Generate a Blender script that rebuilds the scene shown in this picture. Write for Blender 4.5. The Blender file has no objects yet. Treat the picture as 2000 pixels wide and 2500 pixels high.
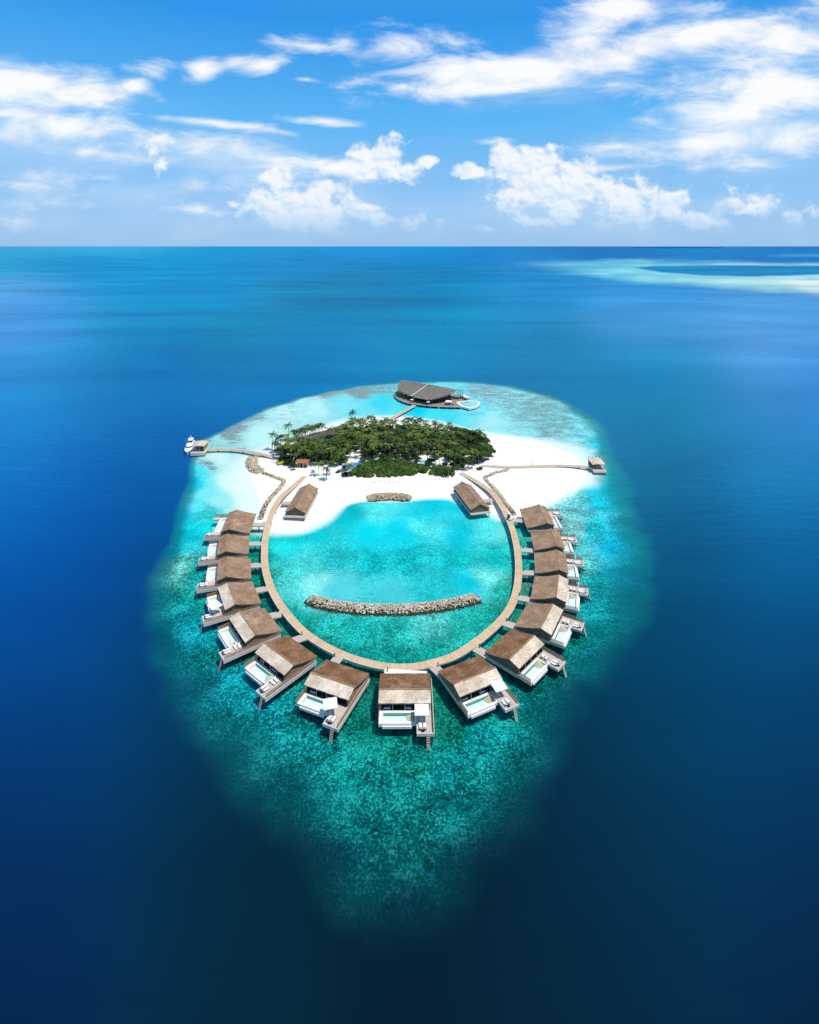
import bpy, math, random
import numpy as np
from mathutils import Vector, Matrix, noise as mnoise

R = math.radians
random.seed(7)
rng = np.random.default_rng(7)
scene = bpy.context.scene
col = scene.collection

# ------------------------------------------------------------------ camera
H = 120.0            # camera height over the water (m)
F = 1380.0           # focal length in photograph pixels (2000 x 2500)
HZ = 601.0           # horizon row
cam_d = bpy.data.cameras.new('camera')
cam = bpy.data.objects.new('camera', cam_d)
col.objects.link(cam)
cam.location = (0, 0, H)
cam.rotation_euler = (R(90), 0, 0)
cam_d.sensor_fit = 'VERTICAL'
cam_d.sensor_height = 25.0
cam_d.lens = 25.0 * F / 2500.0
cam_d.shift_y = -(1250.0 - HZ) / 2500.0
cam_d.clip_start = 1.0
cam_d.clip_end = 600000.0
scene.camera = cam


def un(px, py, z=0.0):
    """survey helper: ground position of a photograph point lying at height z"""
    V = py - HZ
    return ((px - 1000.0) * (H - z) / V, F * (H - z) / V)


def lin(c):
    return tuple(((v / 255.0) / 12.92 if v <= 10 else ((v / 255.0 + 0.055) / 1.055) ** 2.4) for v in c)


# ------------------------------------------------------------------ naming
def tag(o, label=None, cat=None, group=None, kind=None):
    if label: o['label'] = label
    if cat: o['category'] = cat
    if group: o['group'] = group
    if kind: o['kind'] = kind
    return o


def empty(name, loc, rz=0.0):
    o = bpy.data.objects.new(name, None)
    col.objects.link(o)
    o.empty_display_size = 0.3
    o.location = loc
    o.rotation_euler = (0, 0, rz)
    return o


def children(o):
    return [c for c in bpy.data.objects if c.parent == o]


class MB:
    """collects shapes, then links them as ONE mesh object"""
    def __init__(self):
        self.v = []; self.f = []; self.m = []; self.uv = {}

    def add(self, vs, fs, mi=0, uvs=None):
        b = len(self.v)
        self.v += [tuple(p) for p in vs]
        for k, f in enumerate(fs):
            if uvs: self.uv[len(self.f)] = [uvs[i] for i in f]
            self.f.append(tuple(b + i for i in f)); self.m.append(mi)
        return self

    def box(self, x0, x1, y0, y1, z0, z1, mi=0):
        if x0 > x1: x0, x1 = x1, x0
        if y0 > y1: y0, y1 = y1, y0
        if z0 > z1: z0, z1 = z1, z0
        vs = [(x, y, z) for z in (z0, z1) for y in (y0, y1) for x in (x0, x1)]
        return self.add(vs, [(0, 2, 3, 1), (4, 5, 7, 6), (0, 1, 5, 4), (2, 6, 7, 3), (0, 4, 6, 2), (1, 3, 7, 5)], mi)

    def beam(self, p, q, w, h, mi=0):
        p = Vector(p); q = Vector(q); d = (q - p)
        if d.length < 1e-6: return self
        d.normalize()
        s = d.cross(Vector((0, 0, 1)))
        if s.length < 1e-4: s = Vector((1, 0, 0))
        s.normalize(); u = s.cross(d); s = s * w / 2; u = u * h / 2
        vs = [p - s - u, p + s - u, p + s + u, p - s + u, q - s - u, q + s - u, q + s + u, q - s + u]
        return self.add(vs, [(3, 2, 1, 0), (4, 5, 6, 7), (0, 1, 5, 4), (1, 2, 6, 5), (2, 3, 7, 6), (3, 0, 4, 7)], mi)

    def cyl(self, p, q, r0, r1=None, n=8, mi=0):
        r1 = r0 if r1 is None else r1
        p = Vector(p); q = Vector(q); d = (q - p).normalized()
        s = d.cross(Vector((0, 0, 1)))
        if s.length < 1e-4: s = Vector((1, 0, 0))
        s.normalize(); u = s.cross(d)
        vs = []
        for c, r in ((p, r0), (q, r1)):
            for i in range(n):
                a = 2 * math.pi * i / n
                vs.append(c + s * math.cos(a) * r + u * math.sin(a) * r)
        fs = [(i, (i + 1) % n, n + (i + 1) % n, n + i) for i in range(n)]
        fs += [tuple(range(n - 1, -1, -1)), tuple(range(n, 2 * n))]
        return self.add(vs, fs, mi)

    def prism(self, pts, z0, z1, mi=0):
        n = len(pts)
        a = sum(pts[i][0] * pts[(i + 1) % n][1] - pts[(i + 1) % n][0] * pts[i][1] for i in range(n))
        if a < 0: pts = pts[::-1]
        vs = [(x, y, z0) for x, y in pts] + [(x, y, z1) for x, y in pts]
        fs = [(i, (i + 1) % n, n + (i + 1) % n, n + i) for i in range(n)]
        fs += [tuple(range(n - 1, -1, -1)), tuple(range(n, 2 * n))]
        return self.add(vs, fs, mi)

    def build(self, name, mats, parent=None, smooth=False):
        me = bpy.data.meshes.new(name)
        me.from_pydata(self.v, [], self.f)
        if not isinstance(mats, (list, tuple)): mats = [mats]
        for m in mats: me.materials.append(m)
        me.polygons.foreach_set('material_index', self.m)
        if self.uv:
            ul = me.uv_layers.new(name='UVMap')
            for pi, uvs in self.uv.items():
                p = me.polygons[pi]
                for k, li in enumerate(p.loop_indices): ul.data[li].uv = uvs[k]
        if smooth: me.polygons.foreach_set('use_smooth', [True] * len(me.polygons))
        me.update()
        o = bpy.data.objects.new(name, me)
        col.objects.link(o)
        if parent is not None: o.parent = parent
        return o


# ------------------------------------------------------------------ materials
def nt_new(name):
    m = bpy.data.materials.new(name); m.use_nodes = True
    nt = m.node_tree; nt.nodes.clear()
    return m, nt


def N(nt, t, **kw):
    n = nt.nodes.new(t)
    for k, v in kw.items():
        if k == 'ins':
            for kk, vv in v.items(): n.inputs[kk].default_value = vv
        else: setattr(n, k, v)
    return n


def math_n(nt, op, a, b=None, c=None, clamp=False):
    n = nt.nodes.new('ShaderNodeMath'); n.operation = op; n.use_clamp = clamp
    for i, x in enumerate((a, b, c)):
        if x is None: continue
        if isinstance(x, (int, float)): n.inputs[i].default_value = x
        else: nt.links.new(x, n.inputs[i])
    return n.outputs[0]


def mixc(nt, fac, a, b, blend='MIX'):
    n = nt.nodes.new('ShaderNodeMix'); n.data_type = 'RGBA'; n.blend_type = blend
    for s, x in ((n.inputs[0], fac), (n.inputs[6], a), (n.inputs[7], b)):
        if isinstance(x, (int, float)): s.default_value = x
        elif isinstance(x, (tuple, list)): s.default_value = (*x[:3], 1)
        else: nt.links.new(x, s)
    return n.outputs[2]


def ramp(nt, fac, stops, interp='LINEAR'):
    n = nt.nodes.new('ShaderNodeValToRGB'); n.color_ramp.interpolation = interp
    e = n.color_ramp.elements
    while len(e) < len(stops): e.new(0.5)
    for i, (p, c) in enumerate(stops):
        e[i].position = p; e[i].color = (*c[:3], 1) if isinstance(c, (tuple, list)) else (c, c, c, 1)
    nt.links.new(fac, n.inputs[0])
    return n.outputs[0]


def noise_n(nt, vec, scale, detail=4, rough=0.55, dist=0.0):
    n = nt.nodes.new('ShaderNodeTexNoise')
    n.inputs['Scale'].default_value = scale; n.inputs['Detail'].default_value = detail
    n.inputs['Roughness'].default_value = rough; n.inputs['Distortion'].default_value = dist
    if vec is not None: nt.links.new(vec, n.inputs['Vector'])
    return n.outputs['Fac']


def finish(nt, colour, rough=0.8, bump=None, spec=0.3, bump_d=0.05):
    p = N(nt, 'ShaderNodeBsdfPrincipled')
    if isinstance(colour, (tuple, list)): p.inputs['Base Color'].default_value = (*colour[:3], 1)
    else: nt.links.new(colour, p.inputs['Base Color'])
    if isinstance(rough, (int, float)): p.inputs['Roughness'].default_value = rough
    else: nt.links.new(rough, p.inputs['Roughness'])
    p.inputs['Specular IOR Level'].default_value = spec
    if bump is not None:
        b = N(nt, 'ShaderNodeBump'); b.inputs['Strength'].default_value = 0.6; b.inputs['Distance'].default_value = bump_d
        nt.links.new(bump, b.inputs['Height']); nt.links.new(b.outputs[0], p.inputs['Normal'])
    o = N(nt, 'ShaderNodeOutputMaterial'); nt.links.new(p.outputs[0], o.inputs[0])
    return p


def simple(name, c0, c1=None, scale=1.5, rough=0.7, spec=0.3, bump=0.0, rnd=0.0):
    m, nt = nt_new(name)
    tc = N(nt, 'ShaderNodeTexCoord').outputs['Object']
    c1 = c1 or tuple(x * 0.75 for x in c0)
    n = noise_n(nt, tc, scale, 5)
    f = ramp(nt, n, [(0.3, 0.0), (0.7, 1.0)])
    c = mixc(nt, f, c1, c0)
    if rnd:
        oi = N(nt, 'ShaderNodeObjectInfo').outputs['Random']
        k = math_n(nt, 'MULTIPLY_ADD', oi, rnd * 2, 1 - rnd)
        c = mixc(nt, 1.0, c, k, 'MULTIPLY')
    finish(nt, c, rough, n if bump else None, spec, bump)
    return m


def thatch(name, dark, mid, light, lightpos=0.62):
    m, nt = nt_new(name)
    tc = N(nt, 'ShaderNodeTexCoord').outputs['Object']
    oi = N(nt, 'ShaderNodeObjectInfo').outputs['Random']
    va = N(nt, 'ShaderNodeVectorMath', operation='ADD'); nt.links.new(tc, va.inputs[0])
    cv = N(nt, 'ShaderNodeCombineXYZ')
    nt.links.new(math_n(nt, 'MULTIPLY', oi, 91.0), cv.inputs[0]); nt.links.new(cv.outputs[0], va.inputs[1])
    v = va.outputs[0]
    big = noise_n(nt, v, 0.28, 5, 0.6, 0.4)
    fine = noise_n(nt, v, 1.9, 6, 0.8)
    s = math_n(nt, 'ADD', math_n(nt, 'MULTIPLY', big, 0.42), math_n(nt, 'MULTIPLY', fine, 0.58))
    c = ramp(nt, s, [(0.34, dark), (0.5, mid), (lightpos, light), (0.8, tuple(min(1, x * 1.35) for x in light))])
    # rust / lichen stain patches
    st = ramp(nt, noise_n(nt, v, 0.6, 3), [(0.55, 0.0), (0.68, 1.0)])
    c = mixc(nt, math_n(nt, 'MULTIPLY', st, 0.25), c, (mid[0] * 1.5, mid[1] * 1.1, mid[2] * 0.7))
    # courses of shingles
    sx = N(nt, 'ShaderNodeSeparateXYZ'); nt.links.new(tc, sx.inputs[0])
    w = math_n(nt, 'FRACT', math_n(nt, 'MULTIPLY', sx.outputs[1], 2.2))
    bh = math_n(nt, 'ADD', fine, math_n(nt, 'MULTIPLY', w, 0.35))
    finish(nt, c, 0.95, bh, 0.1, 0.12)
    return m


def planks(name, c0, c1, axis=None, pitch=3.0, gap=0.12):
    """boards; axis None = across the UV strip, else object axis index"""
    m, nt = nt_new(name)
    tcn = N(nt, 'ShaderNodeTexCoord')
    tc = tcn.outputs['Object']
    sx = N(nt, 'ShaderNodeSeparateXYZ')
    nt.links.new(tcn.outputs['UV'] if axis is None else tc, sx.inputs[0])
    a = math_n(nt, 'MULTIPLY', sx.outputs[0 if axis is None else axis], pitch)
    fl = math_n(nt, 'FLOOR', a); fr = math_n(nt, 'FRACT', a)
    wn = N(nt, 'ShaderNodeTexWhiteNoise', noise_dimensions='1D'); nt.links.new(fl, wn.inputs['W'])
    wn2 = N(nt, 'ShaderNodeTexWhiteNoise', noise_dimensions='1D')
    nt.links.new(math_n(nt, 'FLOOR', math_n(nt, 'MULTIPLY', a, 0.17)), wn2.inputs['W'])
    s = math_n(nt, 'ADD', math_n(nt, 'MULTIPLY', wn.outputs[0], 0.5), math_n(nt, 'MULTIPLY', wn2.outputs[0], 0.3))
    s = math_n(nt, 'ADD', s, math_n(nt, 'MULTIPLY', noise_n(nt, tc, 0.35, 5), 0.4))
    c = mixc(nt, math_n(nt, 'MULTIPLY', s, 0.85, clamp=True), c0, c1)
    g = math_n(nt, 'LESS_THAN', fr, gap)
    c = mixc(nt, math_n(nt, 'MULTIPLY', g, 0.7), c, tuple(x * 0.3 for x in c0))
    finish(nt, c, 0.75, None, 0.25)
    return m


def leaf_mat(name, c0, c1, c2):
    m, nt = nt_new(name)
    tc = N(nt, 'ShaderNodeTexCoord').outputs['Object']
    oi = N(nt, 'ShaderNodeObjectInfo').outputs['Random']
    n = noise_n(nt, tc, 0.9, 4, 0.7)
    s = math_n(nt, 'ADD', math_n(nt, 'MULTIPLY', n, 0.9), math_n(nt, 'MULTIPLY', math_n(nt, 'SUBTRACT', oi, 0.5), 0.35))
    c = ramp(nt, s, [(0.25, c0), (0.5, c1), (0.75, c2)])
    p = N(nt, 'ShaderNodeBsdfPrincipled'); nt.links.new(c, p.inputs['Base Color'])
    p.inputs['Roughness'].default_value = 0.55; p.inputs['Specular IOR Level'].default_value = 0.25
    t = N(nt, 'ShaderNodeBsdfTranslucent'); nt.links.new(c, t.inputs[0])
    mx = N(nt, 'ShaderNodeMixShader'); mx.inputs[0].default_value = 0.22
    nt.links.new(p.outputs[0], mx.inputs[1]); nt.links.new(t.outputs[0], mx.inputs[2])
    o = N(nt, 'ShaderNodeOutputMaterial'); nt.links.new(mx.outputs[0], o.inputs[0])
    return m


M = {}
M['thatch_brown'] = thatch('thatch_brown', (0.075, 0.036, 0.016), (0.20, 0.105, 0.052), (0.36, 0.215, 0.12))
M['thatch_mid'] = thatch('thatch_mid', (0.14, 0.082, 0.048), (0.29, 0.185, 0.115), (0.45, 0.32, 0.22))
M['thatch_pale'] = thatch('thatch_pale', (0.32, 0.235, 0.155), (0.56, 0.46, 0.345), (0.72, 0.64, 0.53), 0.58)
M['thatch_roof_edge'] = simple('thatch_edge', (0.33, 0.27, 0.21), (0.2, 0.15, 0.11), 3)
M['slat'] = simple('slat_wood', (0.42, 0.29, 0.18), (0.26, 0.17, 0.10), 2.5)
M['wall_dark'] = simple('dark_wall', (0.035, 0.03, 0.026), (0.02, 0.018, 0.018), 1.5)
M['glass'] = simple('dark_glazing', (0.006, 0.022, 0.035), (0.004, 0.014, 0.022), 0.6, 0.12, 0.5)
M['floor_dark'] = simple('veranda_floor', (0.03, 0.06, 0.085), (0.02, 0.04, 0.06), 0.8)  # dark blue tone paints in the shade under the veranda roof
M['deck_wood'] = planks('weathered_deck', (0.63, 0.55, 0.48), (0.42, 0.36, 0.31), 1, 5.0, 0.1)
M['fascia'] = simple('pale_beam', (0.66, 0.61, 0.56), (0.52, 0.48, 0.44), 1.2)
M['walk_wood'] = planks('walkway_boards', (0.56, 0.46, 0.38), (0.44, 0.35, 0.29), 0, 4.0, 0.1)
M['ring_wood'] = planks('boardwalk_boards', (0.70, 0.51, 0.32), (0.47, 0.32, 0.18), None, 2.2, 0.1)
M['ring_edge'] = simple('boardwalk_edge', (0.70, 0.61, 0.50), (0.58, 0.49, 0.39), 0.8)
M['jetty_wood'] = planks('jetty_boards', (0.60, 0.47, 0.35), (0.44, 0.33, 0.24), None, 2.2, 0.1)
M['pool_rim'] = simple('pool_stone', (0.80, 0.77, 0.72), (0.70, 0.67, 0.62), 1.0, 0.6)
M['pool_floor'] = simple('pool_floor', (0.70, 0.755, 0.77), (0.66, 0.72, 0.735), 0.8, 0.6)
M['pool_wall'] = simple('pool_wall', (0.10, 0.42, 0.36), (0.08, 0.34, 0.30), 1.0)
M['pool_step'] = simple('pool_step', (0.62, 0.56, 0.42), (0.5, 0.46, 0.34), 1.0)
M['white'] = simple('white_fabric', (0.82, 0.80, 0.77), (0.74, 0.72, 0.69), 1.2)
M['blue_cloth'] = simple('blue_cushion', (0.05, 0.13, 0.32), (0.035, 0.09, 0.23), 1.2)
M['post'] = simple('post_wood', (0.36, 0.29, 0.21), (0.26, 0.2, 0.14), 2)
M['pile'] = simple('pile_wood', (0.06, 0.055, 0.05), (0.035, 0.035, 0.032), 1)
M['dark'] = simple('dark_metal', (0.02, 0.02, 0.022), (0.014, 0.014, 0.015), 1, 0.5)
M['rock_pale'] = simple('pale_rock', (0.66, 0.61, 0.53), (0.38, 0.33, 0.25), 0.35, 0.9, 0.1, 0.05)
M['rock_brown'] = simple('brown_rock', (0.60, 0.50, 0.34), (0.36, 0.27, 0.15), 0.5, 0.9, 0.1, 0.05)
M['rock_wet_shade'] = simple('wet_shaded_rock', (0.10, 0.085, 0.05), (0.035, 0.03, 0.02), 0.6, 0.6, 0.3, 0.05)  # dark tone of the low rocks: wet algae plus painted shade
M['palm_leaf'] = leaf_mat('palm_leaf', (0.018, 0.054, 0.009), (0.078, 0.145, 0.018), (0.29, 0.315, 0.05))
M['palm_sun'] = leaf_mat('palm_leaf_yellow', (0.05, 0.075, 0.01), (0.15, 0.17, 0.02), (0.30, 0.26, 0.04))
M['tree_leaf'] = leaf_mat('tree_leaf', (0.012, 0.036, 0.007), (0.036, 0.082, 0.013), (0.085, 0.14, 0.02))
M['shrub_leaf'] = leaf_mat('shrub_leaf', (0.020, 0.060, 0.009), (0.070, 0.150, 0.018), (0.19, 0.25, 0.03))
M['trunk'] = simple('palm_trunk', (0.24, 0.19, 0.14), (0.15, 0.11, 0.08), 1.5)
M['bark'] = simple('bark', (0.09, 0.065, 0.045), (0.05, 0.035, 0.025), 1.5)
M['solar'] = simple('solar_roof', (0.20, 0.165, 0.115), (0.125, 0.105, 0.075), 0.35, 0.6, 0.25)
M['roof_line'] = simple('roof_batten', (0.50, 0.48, 0.44), (0.42, 0.40, 0.37), 1)
M['terracotta'] = simple('terracotta', (0.42, 0.16, 0.07), (0.30, 0.105, 0.045), 1.2)
M['plaster'] = simple('plaster', (0.45, 0.38, 0.28), (0.36, 0.30, 0.22), 1)
M['dark_roof'] = simple('weathered_roof', (0.13, 0.11, 0.10), (0.065, 0.055, 0.05), 0.7, 0.9, 0.1)
M['hull'] = simple('white_gelcoat', (0.80, 0.80, 0.80), (0.76, 0.76, 0.77), 0.5, 0.25, 0.5)
M['yellow'] = simple('yellow_cover', (0.46, 0.37, 0.03), (0.34, 0.28, 0.03), 1)
M['court_blue'] = simple('court_blue', (0.02, 0.14, 0.62), (0.03, 0.2, 0.7), 0.6)
M['court_line'] = simple('court_line', (0.72, 0.75, 0.78))
M['court_edge'] = simple('court_edge', (0.22, 0.34, 0.04), (0.3, 0.36, 0.05), 0.5)
M['isle'] = simple('far_trees', (0.03, 0.07, 0.10), (0.025, 0.055, 0.085), 0.002)


def pool_water():
    m, nt = nt_new('pool_water')
    t = N(nt, 'ShaderNodeBsdfTransparent'); t.inputs[0].default_value = (0.94, 0.985, 0.995, 1)
    g = N(nt, 'ShaderNodeBsdfGlossy'); g.inputs['Roughness'].default_value = 0.08
    fr = N(nt, 'ShaderNodeFresnel'); fr.inputs[0].default_value = 1.33
    mx = N(nt, 'ShaderNodeMixShader')
    nt.links.new(fr.outputs[0], mx.inputs[0]); nt.links.new(t.outputs[0], mx.inputs[1]); nt.links.new(g.outputs[0], mx.inputs[2])
    o = N(nt, 'ShaderNodeOutputMaterial'); nt.links.new(mx.outputs[0], o.inputs[0])
    return m


M['pool_water'] = pool_water()


# ------------------------------------------------------------------ sun and sky
SUN = Vector((0.34, -0.16, 0.925)).normalized()
sun_d = bpy.data.lights.new('sun', 'SUN'); sun = bpy.data.objects.new('sun', sun_d); col.objects.link(sun)
sun_d.energy = 4.15; sun_d.angle = R(0.5); sun_d.color = (1.0, 0.92, 0.80)
sun.rotation_euler = SUN.to_track_quat('Z', 'Y').to_euler()

world = bpy.data.worlds.new('World'); scene.world = world; world.use_nodes = True
wt = world.node_tree; wt.nodes.clear()
sky = N(wt, 'ShaderNodeTexSky', sky_type='NISHITA'); sky.sun_disc = False
sky.sun_elevation = math.asin(SUN.z); sky.sun_rotation = math.atan2(SUN.x, SUN.y)
sky.altitude = 100; sky.air_density = 1.0; sky.dust_density = 0.6; sky.ozone_density = 3.0
SKY_S = 0.11
hs = N(wt, 'ShaderNodeHueSaturation'); hs.inputs['Saturation'].default_value = 1.25
wt.links.new(sky.outputs[0], hs.inputs['Color'])
skyn = mixc(wt, 1.0, hs.outputs[0], (SKY_S,) * 3, 'MULTIPLY')
gm = N(wt, 'ShaderNodeTexCoord').outputs['Generated']
sp = N(wt, 'ShaderNodeSeparateXYZ'); wt.links.new(gm, sp.inputs[0])
grad = ramp(wt, sp.outputs[2], [(0.0, (.33, .57, .87)), (.07, (.29, .57, .93)), (.21, (.115, .49, .95)), (.37, (.026, .315, .86)), (.6, (.13, .33, .68)), (1.0, (.22, .38, .62))])
skyc = mixc(wt, 0.92, skyn, grad)

# clouds: directions are read as (1000+1380 x/y, 601-1380 z/y), a flat chart of the sky round +Y
yy = math_n(wt, 'MAXIMUM', math_n(wt, 'ABSOLUTE', sp.outputs[1]), 0.08)
cx = math_n(wt, 'MULTIPLY_ADD', math_n(wt, 'DIVIDE', sp.outputs[0], yy), 13.8, 10.0)
cy = math_n(wt, 'MULTIPLY_ADD', math_n(wt, 'DIVIDE', sp.outputs[2], yy), -13.8, 6.01)
cc = N(wt, 'ShaderNodeCombineXYZ'); wt.links.new(cx, cc.inputs[0]); wt.links.new(cy, cc.inputs[1])
P = cc.outputs[0]      # in hundreds of pixels

# wispy / sheet clouds (cx, cy, rx, ry, angle, strength)
SHEET = [(60, 212, 270, 66, 6, 1.15), (120, 300, 300, 62, 8, .85), (330, 208, 42, 24, 10, .9), (392, 243, 44, 20, 20, .6),
 (375, 168, 70, 24, 4, .8), (492, 168, 66, 36, -20, .85), (580, 148, 70, 26, 0, .62), (650, 160, 80, 26, -8, .75),
 (735, 108, 92, 24, 3, .85), (845, 105, 62, 34, 0, .8), (960, 122, 140, 56, 8, .62), (748, 194, 46, 10, 5, .7), (985, 215, 74, 30, 5, .9),
 (1230, 185, 330, 70, -5, 1.15), (1100, 104, 110, 32, 14, .55), (1420, 75, 150, 74, -38, .95), (1510, 22, 160, 46, 0, .9),
 (1745, 72, 270, 60, -6, .95), (1680, 25, 150, 40, 0, .7), (1930, 95, 160, 60, 0, .8), (1480, 150, 220, 50, -12, .8),
 (1880, 200, 250, 96, 0, 1.1), (1800, 280, 230, 74, -8, .95), (1740, 345, 300, 44, -6, .75), (1940, 330, 190, 72, 0, .8),
 (1500, 358, 130, 14, -2, .6), (1810, 402, 160, 22, -3, .55), (1950, 20, 120, 40, 0, .6),
 (500, 297, 190, 15, 6, .8), (690, 322, 60, 10, 10, .6), (800, 298, 100, 14, 5, .85), (620, 382, 300, 38, 10, .72), (830, 408, 170, 34, 6, .75),
 (240, 372, 220, 26, 6, .6), (90, 450, 170, 36, 4, .5), (260, 432, 160, 20, -3, .45), (475, 512, 86, 18, 5, .55), (226, 460, 24, 16, 0, .6), (120, 500, 200, 30, 0, .3),
 (1209, 345, 56, 11, -4, .6), (1510, 410, 110, 15, -3, .6), (560, 460, 260, 26, 0, .35), (1860, 500, 140, 40, 0, .45), (40, 540, 60, 16, 0, .3), (340, 535, 60, 14, 0, .3)]
PUFF = [(380, 352, 30, 40, 12, .8), (396, 396, 18, 40, 14, .55), (678, 432, 42, 38, 0, 1.0), (740, 508, 165, 56, 6, .95), (782, 470, 56, 48, 0, 1.0), (575, 498, 26, 16, 0, .8), (640, 505, 60, 34, 0, .9),
 (922, 388, 74, 54, 10, 1.0), (880, 520, 90, 30, 10, .8), (985, 417, 44, 36, 0, .8), (1046, 391, 36, 16, 0, .8), (900, 430, 90, 26, 0, .6),
 (1232, 385, 46, 48, 0, 1.05), (1155, 418, 66, 20, 0, .9), (1313, 394, 84, 44, 0, 1.05), (1400, 424, 60, 42, 0, 1.0), (1330, 464, 150, 66, 10, .95), (1240, 430, 60, 30, 20, .8),
 (1372, 506, 52, 40, 0, .95), (1522, 478, 150, 46, 8, .9), (1560, 445, 30, 26, 0, .8), (1626, 500, 64, 42, 0, .95), (1700, 540, 86, 24, 10, .9), (1318, 540, 110, 18, 0, .7), (1540, 535, 130, 30, 0, .6),
 (1850, 500, 90, 34, 10, .62), (1965, 515, 70, 30, 0, .62), (1010, 545, 40, 24, 0, .62), (1072, 548, 20, 16, 0, .6), (1190, 560, 30, 12, 0, .5), (1482, 430, 26, 14, 0, .6)]


LAST = [None]


def blobs(lst):
    acc = None
    for (bx, by, rx, ry, an, st) in lst:
        mp = N(wt, 'ShaderNodeMapping', vector_type='TEXTURE')
        mp.inputs['Location'].default_value = (bx / 100, by / 100, 0)
        mp.inputs['Rotation'].default_value = (0, 0, R(an))
        mp.inputs['Scale'].default_value = (rx / 100, ry / 100, 1)
        prev = acc or LAST[0]
        if prev is None: wt.links.new(P, mp.inputs['Vector'])
        else:       # chained one after another so that the shader stays within its memory
            ch = N(wt, 'ShaderNodeVectorMath', operation='MULTIPLY_ADD'); ch.inputs[1].default_value = (1e-6,) * 3
            wt.links.new(prev, ch.inputs[0]); wt.links.new(P, ch.inputs[2]); wt.links.new(ch.outputs[0], mp.inputs['Vector'])
        ln = N(wt, 'ShaderNodeVectorMath', operation='LENGTH'); wt.links.new(mp.outputs[0], ln.inputs[0])
        d = math_n(wt, 'MULTIPLY_ADD', ln.outputs['Value'], -st, st * 1.35)
        if acc is None: acc = math_n(wt, 'MAXIMUM', d, -1.0)
        else: acc = math_n(wt, 'SMOOTH_MAX', acc, d, 0.25)
    LAST[0] = acc
    return acc


def scaled(sx, sy, ox=0, oy=0):
    mp = N(wt, 'ShaderNodeMapping'); mp.inputs['Scale'].default_value = (sx, sy, 1); mp.inputs['Location'].default_value = (ox, oy, 0)
    wt.links.new(P, mp.inputs['Vector']); return mp.outputs[0]


def sstep(x, a, b):
    n = N(wt, 'ShaderNodeMapRange', interpolation_type='SMOOTHSTEP')
    n.inputs['From Min'].default_value = a; n.inputs['From Max'].default_value = b
    wt.links.new(x, n.inputs['Value']); return n.outputs[0]


sh = blobs(SHEET); pf = blobs(PUFF)
VEIL = [(500, 540, 700, 70, 0, .55), (1600, 550, 600, 60, 0, .5), (260, 400, 500, 90, 3, .6), (150, 350, 420, 120, 6, .8), (560, 400, 380, 70, 8, .8), (1800, 320, 380, 120, -6, .9), (1520, 150, 420, 80, -10, .7), (250, 470, 420, 70, 0, .6), (1500, 510, 460, 70, 4, .6),
 (760, 470, 280, 80, 0, .7), (1330, 450, 240, 80, 0, .6), (80, 230, 330, 80, 6, .7), (1850, 90, 330, 90, 0, .7)]
ve = blobs(VEIL)
n_sh = noise_n(wt, scaled(0.55, 1.4), 1.0, 10, 0.62, 0.4)
n_sh2 = noise_n(wt, scaled(0.5, 1.25, 0.05, -0.14), 1.0, 5, 0.5, 0.3)
n_pf = noise_n(wt, scaled(1.7, 1.9), 1.0, 9, 0.58, 0.25)
n_pf2 = noise_n(wt, scaled(1.7, 1.9, 0.10, -0.18), 1.0, 4, 0.5, 0.2)
n_ve = noise_n(wt, scaled(0.25, 0.9), 1.0, 6, 0.55, 0.4)
d_sh = math_n(wt, 'ADD', sh, math_n(wt, 'MULTIPLY_ADD', n_sh, 2.5, -1.42))
d_pf = math_n(wt, 'ADD', pf, math_n(wt, 'MULTIPLY_ADD', n_pf, 2.5, -1.45))
a_sh = sstep(d_sh, -0.02, 1.08)
a_pf = sstep(d_pf, 0.0, 0.6)
a_ve = math_n(wt, 'MULTIPLY', sstep(math_n(wt, 'ADD', ve, math_n(wt, 'MULTIPLY_ADD', n_ve, 2.0, -1.1)), 0.0, 1.5), 0.5)
lit_sh = sstep(math_n(wt, 'SUBTRACT', n_sh, n_sh2), -0.16, 0.05)
lit_pf = sstep(math_n(wt, 'SUBTRACT', n_pf, n_pf2), -0.16, 0.08)
c_sh = mixc(wt, lit_sh, (0.80, 0.90, 1.0), (1.0, 1.0, 1.0))
c_pf = mixc(wt, lit_pf, (0.62, 0.80, 0.97), (0.94, 0.965, 0.99))
# cumulus near the horizon stand in the pale air and lose contrast
low = sstep(cy, 4.2, 6.0)
c_pf = mixc(wt, math_n(wt, 'MULTIPLY', low, 0.5), c_pf, (0.55, 0.75, 0.95))
out = mixc(wt, a_ve, skyc, (0.80, 0.90, 1.0))
out = mixc(wt, math_n(wt, 'MULTIPLY', a_sh, 0.96), out, c_sh)
fade = math_n(wt, 'MULTIPLY', a_pf, math_n(wt, 'SUBTRACT', 0.95, math_n(wt, 'MULTIPLY', sstep(cy, 4.9, 5.9), 0.85)))
out = mixc(wt, fade, out, c_pf)
bg = N(wt, 'ShaderNodeBackground')
# cloud colours above are display-like; strength stays with the sky
sc10 = mixc(wt, 1.0, out, (10.0,) * 3, 'MULTIPLY')
bg.inputs['Strength'].default_value = 0.1
wt.links.new(sc10, bg.inputs['Color'])
wo = N(wt, 'ShaderNodeOutputWorld'); wt.links.new(bg.outputs[0], wo.inputs[0])
try:
    world.cycles.sampling_method = 'MANUAL'; world.cycles.sample_map_resolution = 512
except Exception: pass

scene.view_settings.view_transform = 'Standard'; scene.view_settings.look = 'None'
scene.view_settings.exposure = 0.0; scene.view_settings.gamma = 1.0
scene.cycles.use_denoising = False
scene.cycles.max_bounces = 6; scene.cycles.transparent_max_bounces = 12


# ------------------------------------------------------------------ water and beach
_tab = rng.random((256, 256))


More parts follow.
